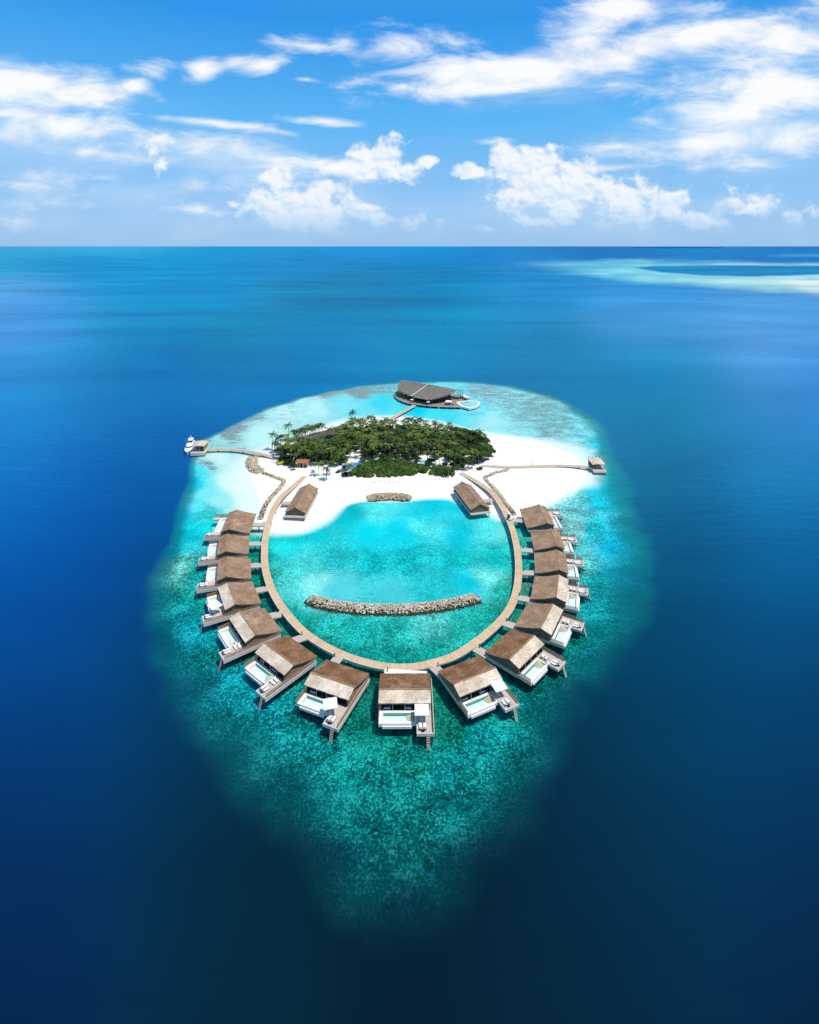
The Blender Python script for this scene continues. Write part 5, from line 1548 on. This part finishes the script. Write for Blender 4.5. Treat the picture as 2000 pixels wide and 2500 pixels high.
    bk = MB(); q = [RA + Vector((0, 0, .02)), RB + Vector((3.5, 0, .02)), RB + Vector((6.5, 5, -1.5)), RA + Vector((1, 8, -2.5))]
    bk.add([tuple(x) for x in q] + [(x.x, x.y, x.z - .2) for x in q], [(0, 1, 2, 3), (7, 6, 5, 4), (0, 4, 5, 1), (1, 5, 6, 2), (2, 6, 7, 3), (3, 7, 4, 0)]); bk.build('rear_roof', M['solar'], r)
    rc = MB(); rc.beam(RA + Vector((0, 0, .1)), RB + Vector((3.5, 0, .1)), .35, .15); rc.build('ridge_cap', M['fascia'], rf)
    wl = MB()
    inner = [q.lerp(Vector((4, 12, q.z)), .22) for q in eave]
    for a, b in zip(inner, inner[1:]):
        wl.add([(a.x, a.y, 2.0), (b.x, b.y, 2.0), (b.x, b.y, b.z - .5), (a.x, a.y, a.z - .5)], [(0, 1, 2, 3)])
    wl.build('glass_wall', M['glass'], r)
    for q in eave[3:]:
        s_ = q.lerp(Vector((4, 12, q.z)), .08)
        m_ = MB(); m_.box(s_.x - .16, s_.x + .16, s_.y - .16, s_.y + .16, 2.0, s_.z - .4); m_.build('column', M['pile'], r)
    for k, dx in enumerate((1.2, 3.2, 5.4)):
        m_ = MB(); x, y = RB.x + dx * .9, RB.y + .6 + dx * .35; m_.box(x - .17, x + .17, y - .17, y + .17, 2.0, RB.z - .25); m_.build('column', M['pile'], r)
    # pool at the right end
    pl_ = [loc(*C(a, b), 2.1) for a, b in ((1110, 412), (1180, 398), (1300, 385), (1400, 398), (1450, 412), (1452, 440), (1400, 475), (1298, 500), (1180, 470))]
    m_ = MB(); m_.prism([(q.x, q.y) for q in pl_], .9, 2.12); po = m_.build('pool', M['pool_rim'], r)
    cx_ = sum(q.x for q in pl_) / len(pl_); cy_ = sum(q.y for q in pl_) / len(pl_)
    ins = [(q.x + (cx_ - q.x) * .2, q.y + (cy_ - q.y) * .22) for q in pl_]
    m_ = MB(); m_.prism(ins, 2.0, 2.135); m_.build('pool_surface', M['lagoon_pool'], po)
    m_ = MB(); q = loc(*C(870, 475), 2.0)
    for s_ in (-.4, .4): m_.beam((q.x + s_, q.y - .1, 2.0), (q.x + s_, q.y - 1.6, -.4), .1, .14)
    for k in range(7): t = (k + .5) / 7; m_.beam((q.x - .4, q.y - .1 - 1.5 * t, 2.0 - 2.4 * t), (q.x + .4, q.y - .1 - 1.5 * t, 2.0 - 2.4 * t), .15, .05)
    m_.build('ladder', M['fascia'], r)
    return r, O, loc, C


def lag_pool():
    return simple('pool_water_blue', (0.16, 0.55, 0.66), (0.12, 0.48, 0.60), 0.3, 0.1, 0.5)


M['lagoon_pool'] = lag_pool()
rest, RO, rloc, RC = restaurant()
tag(rest, 'leaf-shaped restaurant on stilts with a dark solar roof behind the palms', 'restaurant')

for k, ((a, b), lab) in enumerate((((1010, 400), 'white square parasol over loungers at the restaurant deck, left of its pool'), ((1215, 318), 'white parasol behind the restaurant pool, farther of the two'), ((1262, 338), 'white parasol behind the restaurant pool, nearer of the two'),
                                   ((495, 372), 'single small white parasol by the restaurant glass wall, left of the jetty'), ((722, 405), 'single small white parasol by the restaurant glass wall, right of the jetty'))):
    o = copy_tree(opn); q = rloc(*RC(a, b), 4.4); o.location = (RO.x + q.x, RO.y + q.y, 2.0); o.rotation_euler = (0, 0, R(-20))
    if k == 0: o.scale = (1.35, 1.35, 1)
    if k > 2: o.scale = (.7, .7, .9)
    tag(o, lab, 'parasol', 'parasols round the restaurant')
for k, ((a, b), lab) in enumerate((((985, 447), 'dark lounger on the restaurant deck, leftmost'), ((1025, 432), 'dark lounger on the restaurant deck, under the big parasol'), ((1070, 448), 'dark lounger on the restaurant deck, nearest its pool'), ((1195, 345), 'dark lounger behind the restaurant pool, left one'), ((1240, 365), 'dark lounger behind the restaurant pool, right one'))):
    r = empty('deck_lounger', (0, 0, 0)); m_ = MB(); m_.box(-.5, .5, -1.1, .4, .25, .42); m_.build('seat', M['dark'], r)
    m_ = MB(); m_.beam((0, .4, .36), (0, 1.1, .8), 1.0, .14); m_.build('backrest', M['dark'], r)
    m_ = MB()
    for x in (-.4, .4):
        for y in (-.9, .3): m_.box(x - .04, x + .04, y - .04, y + .04, 0, .25)
    m_.build('legs', M['dark'], r)
    q = rloc(*RC(a, b), 2.2); r.location = (RO.x + q.x, RO.y + q.y, 2.0); r.rotation_euler = (0, 0, R(60))
    tag(r, lab, 'sun lounger', 'dark loungers round the restaurant')

# ------------------------------------------------------------------ small things on the island
def shed():
    x, y = un(738, 1143, 1.2); r = empty('beach_hut', (x, y + 2.2, 1.15)); r.rotation_euler = (0, 0, R(-6))
    w = MB(); w.box(-3.0, 2.6, -.6, 2.2, 0, 2.7); w.build('wall', M['plaster'], r)
    w = MB(); w.box(-1.2, -.2, -.66, -.58, .05, 2.1); w.build('door', M['dark'], r)
    for xx in (-2.4, .5): w = MB(); w.box(xx, xx + .9, -.66, -.58, .9, 2.0); w.build('window', M['glass'], r)
    w = MB(); w.box(.5, 2.4, -.68, -.6, .05, .8); w.build('counter', M['floor_dark'], r)
    ro = MB(); ro.add([(-3.6, -2.3, 2.75), (3.4, -2.3, 2.75), (3.4, .6, 3.7), (-3.6, .6, 3.7), (3.4, 2.8, 3.0), (-3.6, 2.8, 3.0), (-3.6, -2.3, 2.6), (3.4, -2.3, 2.6), (3.4, .6, 3.5), (-3.6, .6, 3.5), (3.4, 2.8, 2.85), (-3.6, 2.8, 2.85)],
                      [(0, 1, 2, 3), (3, 2, 4, 5), (7, 6, 9, 8), (8, 9, 11, 10), (0, 6, 7, 1), (5, 4, 10, 11), (1, 7, 8, 2), (2, 8, 10, 4), (3, 9, 6, 0), (5, 11, 9, 3)])
    ro.build('roof', M['terracotta'], r)
    for xx in (-3.3, -1.1, 1.0, 3.1): w = MB(); w.box(xx - .07, xx + .07, -2.1, -1.96, 0, 2.72); w.build('post', M['fascia'], r)
    return r


tag(shed(), 'small beach hut with an orange roof at the left edge of the grove', 'hut')


def dinghy():
    x, y = un(685, 1133.5, 1.2); r = empty('covered_dinghy', (x, y, 1.2)); r.rotation_euler = (0, 0, R(-62))
    def loft(z0, z1, w, name, mat, dome):
        m_ = MB(); vs = []; n = 7
        for i in range(9):
            t = i / 8; y_ = -2 + 4 * t; hw_ = w * math.sin(math.pi * min(1, .12 + t * .7)) ** .7
            for j in range(n):
                a = math.pi * j / (n - 1); vs.append((-math.cos(a) * hw_, y_, z0 + (z1 - z0) * math.sin(a) ** (.7 if dome else 1)))
        m_.add(vs, [(i * n + j, i * n + j + 1, (i + 1) * n + j + 1, (i + 1) * n + j) for i in range(8) for j in range(n - 1)] + [tuple(range(n)), tuple(range(8 * n, 9 * n))])
        return m_.build(name, mat, r)
    loft(.35, 1.35, 1.0, 'cover', M['yellow'], True)
    loft(.36, -.12, .92, 'hull', M['dark'], False)
    return r


tag(dinghy(), 'yellow-covered dinghy resting on the sand by the left palms', 'dinghy')


def court():
    A = Vector((-37.2, 306.5, 0)); r = empty('sports_court', (A.x, A.y, 1.3))
    ux_ = Vector((4.5, -6.2, 0)); vx = Vector((11, 4.6, 0))
    def rect(u0, u1, v0, v1, z0, z1, name, mat, par):
        pts = [ux_ * u0 + vx * v0, ux_ * u1 + vx * v0, ux_ * u1 + vx * v1, ux_ * u0 + vx * v1]
        return MB().prism([(p_.x, p_.y) for p_ in pts], z0, z1).build(name, mat, par)
    b = rect(-.1, 1.1, -.06, 1.06, -.35, .0, 'border', M['court_edge'], r)
    s = rect(0, 1, 0, 1, .001, .04, 'surface', M['court_blue'], r)
    ln = MB()
    for u0, u1, v0, v1 in ((.04, .06, .04, .96), (.94, .96, .04, .96), (.06, .94, .04, .055), (.06, .94, .945, .96), (.06, .94, .49, .505)):
        pts = [ux_ * u0 + vx * v0, ux_ * u1 + vx * v0, ux_ * u1 + vx * v1, ux_ * u0 + vx * v1]; ln.prism([(p_.x, p_.y) for p_ in pts], .041, .046)
    ln.build('lines', M['court_line'], s)
    for u in (-.04, 1.04):
        q = ux_ * u + vx * .5; m_ = MB(); m_.cyl((q.x, q.y, 0), (q.x, q.y, 1.6), .05, .05, 8); m_.build('net_post', M['dark'], r)
    return r


tag(court(), 'bright blue sports court with a green edge among the front palms', 'sports court')


def grove_pool():
    x, y = un(1041, 1127, 1.2); r = empty('swimming_pool', (x, y, 1.1))
    m_ = MB(); m_.prism([(6.2 * math.cos(t * .3142), 2.4 * math.sin(t * .3142)) for t in range(20)], 0, .3); m_.build('rim', M['pool_rim'], r)
    m_ = MB(); m_.prism([(5.7 * math.cos(t * .3142), 2.0 * math.sin(t * .3142)) for t in range(20)], .2, .305); m_.build('water', M['lagoon_pool'], r)
    return r


tag(grove_pool(), 'small turquoise swimming pool in the sandy clearing under the palms', 'swimming pool')


def long_house():
    r = empty('grove_building', (-53.0, 346.5, 1.2)); r.rotation_euler = (0, 0, R(50)); l, h = 18.5, 5.0
    w = MB(); w.box(-l + .6, l - .6, -h + .8, h - .8, 0, 3.0); w.build('wall', M['wall_dark'], r)
    ro = MB(); vs = []
    for x in np.linspace(-l, l, 9):
        for y, z in ((-h, 3.0), (0, 5.3), (h, 3.0)): vs.append((x, y, z + .04 * math.sin(x)))
    n = len(vs); vs += [(x, y, z - .2) for x, y, z in vs]
    fs = []
    for i in range(8):
        for j in range(2):
            a = 3 * i + j; fs.append((a, a + 3, a + 4, a + 1)); fs.append((n + a, n + a + 1, n + a + 4, n + a + 3))
        for j in (0, 2): a = 3 * i + j; fs.append((a, a + n, a + n + 3, a + 3))
    for i in (0, 8):
        for j in range(2): a = 3 * i + j; fs.append((a, a + 1, a + 1 + n, a + n))
    roof = ro.add(vs, fs).build('roof', M['dark_roof'], r)
    q = MB(); q.beam((-l - .1, 0, 5.36), (l + .1, 0, 5.36), .4, .14); q.build('ridge_cap', M['wall_dark'], roof)
    for s in (-1, 1): q = MB(); q.add([(s * (l - .6), -h + .8, 3.0), (s * (l - .6), h - .8, 3.0), (s * (l - .6), 0, 5.0)], [(0, 1, 2)]); q.build('gable', M['slat'], r)
    return r


tag(long_house(), 'long dark-roofed building half hidden among palms at the left back', 'building')

# row of short stakes along the beach
sp_ = None
for i in range(30):
    t = i / 29; px = 812 + 282 * t + random.uniform(-2, 2); py = 1171 + 9 * math.sin(t * math.pi) * (1 if t < .8 else .9) + (2 if t < .3 else 0) - 3 * t
    x, y = un(px, py, 1.2)
    if sp_ is None:
        m_ = MB(); m_.cyl((0, 0, -.3), (0, 0, .75), .09, .06, 7); m_.cyl((0, 0, .75), (0, 0, .9), .12, .05, 7); sp_ = m_.build('beach_stake', M['pile']); o = sp_
    else:
        o = sp_.copy(); col.objects.link(o)
    o.location = (x, y, 1.2); o.rotation_euler = (R(random.uniform(-8, 8)), R(random.uniform(-8, 8)), 0)
    tag(o, 'short dark stake in the row across the middle beach', 'stake', 'stakes in a row across the beach')

# ------------------------------------------------------------------ vegetation
def palm_crown(seed, nf=16, ln=3.3, young=False):
    rnd = random.Random(seed); mb = MB()
    for f in range(nf):
        az = f * 2.39996 + rnd.uniform(-.25, .25)
        up = rnd.uniform(-.05, .95) if not young else rnd.uniform(.5, 1.3)
        L = ln * rnd.uniform(.85, 1.25); n = 9
        d = Vector((math.cos(az), math.sin(az), 0)); side = Vector((-d.y, d.x, 0))
        pts = []; p = Vector((0, 0, 0)); a = up
        for i in range(n + 1):
            pts.append(p.copy()); p = p + (d * math.cos(a) + Vector((0, 0, math.sin(a)))) * (L / n); a -= rnd.uniform(.10, .21)
        tw = rnd.uniform(-.35, .35)
        for i in range(n):
            t = (i + .5) / n; w = L * .19 * math.sin(math.pi * (t * .82 + .14)) + .05
            c0 = pts[i]; c1 = pts[i + 1]; fw = (c1 - c0)
            for s in (-1, 1):
                tip = c0 + fw * 1.5 + side * s * w + Vector((0, 0, -w * (.45 + tw * s)))
                mb.add([c0, c0 + fw * .62, tip], [(0, 1, 2)])
                tip2 = c0 + fw * 2.0 + side * s * w * .9 + Vector((0, 0, -w * (.5 + tw * s)))
                mb.add([c0 + fw * .5, c1 + fw * .1, tip2], [(0, 1, 2)])
    return mb


def palm_trunk(seed, h):
    rnd = random.Random(seed); mb = MB(); lean = rnd.uniform(.02, .14); n = 6; pr = None
    for i in range(n + 1):
        t = i / n; c = Vector((lean * h * t * t, 0, h * t)); r = .2 - .09 * t + (.1 if i == 0 else 0)
        if pr: mb.cyl(pr[0], c, pr[1], r, 7)
        pr = (c, r)
    return mb, pr[0]


PALMS = []
for k, (h, ln) in enumerate(((7.2, 3.1), (8.3, 3.3), (6.2, 3.0), (9.0, 3.4), (7.7, 3.2))):
    r = empty('coconut_palm', (0, 0, -100)); mb, top = palm_trunk(40 + k, h); mb.build('trunk', M['trunk'], r)
    c = palm_crown(60 + k, 15 + k % 3, ln).build('crown', M['palm_leaf'], r); c.location = top
    PALMS.append([r, False])
r = empty('coconut_palm', (0, 0, -100)); mb, top = palm_trunk(47, 7.0); mb.build('trunk', M['trunk'], r)
c = palm_crown(71, 17, 3.0).build('crown', M['palm_sun'], r); c.location = top
PALMS.append([r, False])


def put(store, x, y, z, rz, sc, label, cat, group=None):
    src, u = store
    o = src if not u else copy_tree(src)
    store[1] = True
    o.location = (x, y, z); o.rotation_euler = (0, 0, rz); o.scale = (sc, sc, sc)
    tag(o, label, cat, group)
    return o


def leaf_crown(seed, r, flat, ncl, per, lsz):
    rnd = random.Random(seed); mb = MB()
    for c_ in range(ncl):
        a = rnd.uniform(0, 6.283); q = rnd.random() ** .5; zz = rnd.uniform(.0, 1)
        rr = r * .62 * q
        cen = Vector((math.cos(a) * rr, math.sin(a) * rr, r * flat * (.35 + .65 * zz * (1 - .55 * q * q))))
        cr = r * rnd.uniform(.28, .45)
        for k in range(per):
            u = rnd.uniform(-.35, 1); th = rnd.uniform(0, 6.283); s = math.sqrt(max(0, 1 - u * u))
            n = Vector((s * math.cos(th), s * math.sin(th), u)); p = cen + Vector((n.x * cr, n.y * cr, n.z * cr * .8)) * rnd.uniform(.8, 1.08)
            n2 = (n + Vector((rnd.uniform(-.6, .6), rnd.uniform(-.6, .6), rnd.uniform(-.2, .8)))).normalized()
            t1 = n2.cross(Vector((rnd.uniform(-1, 1), rnd.uniform(-1, 1), rnd.uniform(-1, 1)))).normalized(); t2 = n2.cross(t1)
            l = lsz * rnd.uniform(.6, 1.3)
            mb.add([p - t1 * l, p + t2 * l * .6, p + t1 * l, p - t2 * l * .6], [(0, 1, 2, 3)])
    return mb


TREES = []
for k in range(4):
    r = empty('broadleaf_tree', (0, 0, -100)); h = 3.2
    t = MB(); t.cyl((0, 0, -.3), (.15, .05, h * .6), .22, .15, 7); t.cyl((.15, .05, h * .6), (.9, .3, h * 1.05), .13, .06, 6); t.cyl((.15, .05, h * .6), (-.8, -.3, h * 1.0), .13, .06, 6); t.build('trunk', M['bark'], r)
    c = leaf_crown(90 + k, 2.7, .85, 15, 70, .34).build('crown', M['tree_leaf'], r); c.location = (0, 0, h * .5)
    TREES.append([r, False])
SHRUBS = []
for k in range(4):
    o = leaf_crown(120 + k, 2.3, .8, 11, 70, .33).build('shrub', M['shrub_leaf']); o.location = (0, 0, -100)
    SHRUBS.append([o, False])

C5 = lambda a, b: (640 + a * .33623, 980 + b * .33623)
C8 = lambda a, b: (930 + a * .17391, 1000 + b * .17391)
C7 = lambda a, b: (650 + a * .16232, 990 + b * .16232)
GROVE = [un(*C5(a, b), 1.2) for a, b in ((78, 372), (120, 425), (190, 470), (250, 480), (330, 478), (440, 470), (560, 500), (640, 535), (780, 545), (900, 545), (1000, 543), (1100, 532), (1220, 520), (1300, 540), (1392, 545), (1450, 478), (1520, 462), (1640, 452), (1672, 410), (1650, 345), (1600, 290), (1530, 262), (1420, 238), (1300, 222), (1150, 206), (1000, 196), (860, 190), (700, 190), (560, 222), (420, 262), (260, 310), (140, 335), (95, 350))]
FRONT = [un(*C5(a, b), 1.2) for a, b in ((590, 545), (690, 470), (760, 440), (900, 425), (1000, 428), (1100, 455), (1200, 480), (1225, 520), (1100, 540), (950, 548), (780, 550))]
FRONT2 = [un(*C5(a, b), 1.2) for a, b in ((1215, 480), (1300, 480), (1395, 500), (1400, 552), (1300, 548), (1220, 530))]
RIGHT = [un(*C5(a, b), 1.2) for a, b in ((1390, 400), (1380, 300), (1400, 236), (1530, 255), (1605, 285), (1655, 340), (1675, 410), (1640, 455), (1560, 455), (1480, 440))]
CLEAR = [[un(*C8(a, b), 1.2) for a, b in ((560, 690), (600, 625), (720, 680), (850, 720), (980, 770), (960, 800), (760, 760), (640, 770), (540, 730))],
         [un(*C7(a, b), 1.2) for a, b in ((1140, 900), (1270, 800), (1300, 730), (1400, 730), (1420, 830), (1400, 900), (1220, 1000))],
         [un(*C5(a, b), 1.2) for a, b in ((395, 490), (480, 470), (580, 480), (600, 530), (520, 545), (400, 525))]]


def inside(x, y, poly): return float(sdist(np.array([x]), np.array([y]), poly)[0])


def in_house(x, y, m_=0.0):
    dx, dy = x + 53.0, y - 346.5; c, s = math.cos(R(-50)), math.sin(R(-50))
    u, v = c * dx - s * dy, s * dx + c * dy
    return abs(u) < 19 + m_ and abs(v) < 5.2 + m_


HUT = un(738, 1143, 1.2)


def blocked(x, y, pad=0.0):
    if in_house(x, y, pad): return True
    if abs(x - HUT[0]) < 4.3 and -1.5 < y - HUT[1] < 6: return True
    for c in CLEAR:
        if inside(x, y, c) > -pad: return True
    return False


xs = [p_[0] for p_ in GROVE]; ys = [p_[1] for p_ in GROVE]
print('GROVE', min(xs), max(xs), min(ys), max(ys))


def scatter(poly, d, jit, seed):
    rnd = random.Random(seed); out = []
    x0, x1 = min(p_[0] for p_ in poly), max(p_[0] for p_ in poly); y0, y1 = min(p_[1] for p_ in poly), max(p_[1] for p_ in poly)
    j = 0; y = y0
    while y < y1:
        x = x0 + (d / 2 if j % 2 else 0)
        while x < x1:
            q = (x + rnd.uniform(-jit, jit), y + rnd.uniform(-jit, jit))
            if inside(*q, poly) > 0: out.append(q)
            x += d
        y += d * .87; j += 1
    rnd.shuffle(out)
    return out


rv = random.Random(5)
npalm = 0
ROOF_VIEW = []
for (x, y) in scatter(GROVE, 4.15, 1.5, 3):
    if blocked(x, y, .4): continue
    if inside(x, y, FRONT) > -1.0 or inside(x, y, FRONT2) > -.5: continue
    if inside(x, y, RIGHT) > 0 and rv.random() < .72: continue
    # leave the left end of the long roof open to view
    dx, dy = x + 53.0, y - 346.5; c, s = math.cos(R(-50)), math.sin(R(-50)); u, v = c * dx - s * dy, s * dx + c * dy
    if -19 < u < 2 and -13.5 < v < -4.5 and rv.random() < .6: continue
    if npalm >= 296: break
    k = rv.choice((0, 1, 2, 3, 4, 0, 1, 4, 2, 5)) if rv.random() < .7 else rv.choice((0, 1, 2, 4))
    if k == 5 and rv.random() < .6: k = 1
    put(PALMS[k], x, y, 1.15, rv.uniform(0, 6.283), rv.uniform(.78, 1.05), 'coconut palm standing in the crowded middle of the island grove', 'palm tree', 'coconut palms crowding the island grove'); npalm += 1
nt_ = 0
for (x, y) in scatter(GROVE, 4.5, 1.2, 8):
    if blocked(x, y, .3): continue
    fr = inside(x, y, FRONT) > -.5 or inside(x, y, FRONT2) > -.5
    if fr: continue
    rt = inside(x, y, RIGHT) > 0
    z = rv.uniform(.55, .8) if not rt else rv.uniform(1.1, 1.45)
    o = put(TREES[rv.randrange(4)], x, y, 1.1, rv.uniform(0, 6.28), z, 'dark green leafy tree packed at the bushy right end of the grove' if rt else 'dark green leafy tree under the palms of the grove', 'tree',
        'leafy trees at the right end of the grove' if rt else 'leafy trees under the palms'); nt_ += 1
    if not rt: o.scale = (z * 1.35, z * 1.35, z * .95)
ns_ = 0
for poly, lab, grp, d in ((FRONT, 'dense bright green shrub in the long thicket fronting the beach', 'shrubs of the front thicket', 2.7), (FRONT2, 'dense green shrub in the short thicket right of the beach', 'shrubs of the right thicket', 2.6)):
    for (x, y) in scatter(poly, d, .8, 12):
        edge = min(1.0, .62 + inside(x, y, poly) * .12)
        put(SHRUBS[rv.randrange(4)], x, y, 1.0, rv.uniform(0, 6.28), edge * rv.uniform(.75, 1.25), lab, 'shrub', grp); ns_ += 1
print('palms', npalm, 'trees', nt_, 'shrubs', ns_)

# trees that stand apart, each with its own description
SOLO = [('p', 3, C7(340, 505), 1.0, 'lone tall palm against pale water at the left back of the grove'),
        ('p', 1, C7(90, 640), 1.0, 'palm at the far left tip of the grove above the jetty'),
        ('p', 5, C7(1065, 915), 1.0, 'tall yellow-green palm behind the open sand, left of the court'),
        ('p', 0, C7(795, 1060), .92, 'palm with bare trunk on open sand, second from the hut'),
        ('p', 2, C7(910, 1110), .98, 'palm closest to the sea on the open sand below the hut'),
        ('p', 1, C7(955, 1055), .8, 'palm on the open sand just right of the seaward palm'),
        ('p', 2, C7(1238, 1070), .95, 'palm rising from the shrubs beside the blue court'),
        ('p', 4, C8(1225, 850), .8, 'leftmost of three palms by the right walkway end'),
        ('p', 0, C8(1280, 830), .85, 'middle of three palms by the right walkway end'),
        ('p', 1, C8(1375, 775), .8, 'rightmost of three palms by the right walkway end'),
        ('p', 5, C8(950, 945), .8, 'yellow-green leaning palm at the right edge of the front thicket'),
        ('p', 0, C8(1470, 500), .6, 'small palm poking out of the right side of the grove'),
        ('p', 2, C5(650, 150), 1.1, 'tall palm topping the back skyline left of the jetty')]
for kd, k, px, sc, lab in SOLO:
    x, y = un(*px, 1.2); put(PALMS[k], x, y, 1.15, rv.uniform(0, 6.28), sc, lab, 'palm tree')
for i in range(34):
    t = i / 33; px = C7(400 + 440 * t + rv.uniform(-12, 12), 522 - 128 * t + (16 if i % 2 else -4)); x, y = un(*px, 1.2)
    put(PALMS[(0, 1, 4, 2, 5)[i % 5]], x, y, 1.0, rv.uniform(0, 6.28), rv.uniform(.62, .78), 'palm in the sunlit row behind the long dark roof', 'palm tree', 'palms in the row behind the long roof')
for px, sc, k, lab in ((C7(425, 965), .95, 0, 'small round tree standing on the sand in front of the hut'), ):
    x, y = un(*px, 1.2); put(TREES[k], x, y, 1.0, 1.0, .72, lab, 'tree')
for px, sc, lab in ((C8(1385, 840), .85, 'single low shrub on the sand beside the right jetty'), (C8(1140, 815), .9, 'low yellowish shrub below the three palms'), (C7(250, 850), 1.25, 'wide dark shrub beside the yellow dinghy'), (C7(320, 880), 1.1, 'dark shrub between the yellow dinghy and the hut'),
                    (C7(1075, 1010), .62, 'small leaning shrub on the sand left of the court'), (C7(1170, 1050), .9, 'shrub at the foot of the palm beside the court')):
    x, y = un(*px, 1.2); put(SHRUBS[ns_ % 4], x, y, 1.0, rv.uniform(0, 6), sc, lab, 'shrub'); ns_ += 1
r = empty('young_palm', (*un(*C7(708, 1010), 1.2), 1.2)); palm_crown(77, 12, 1.6, True).build('crown', M['palm_leaf'], r).location = (0, 0, .5)
m_ = MB(); m_.cyl((0, 0, -.2), (0, 0, .55), .14, .1, 7); m_.build('trunk', M['trunk'], r)
tag(r, 'small young palm sprouting from open sand right of the hut', 'palm tree')
for st in PALMS + TREES + SHRUBS:
    if not st[1]:
        for o in tree_of(st[0]): bpy.data.objects.remove(o)
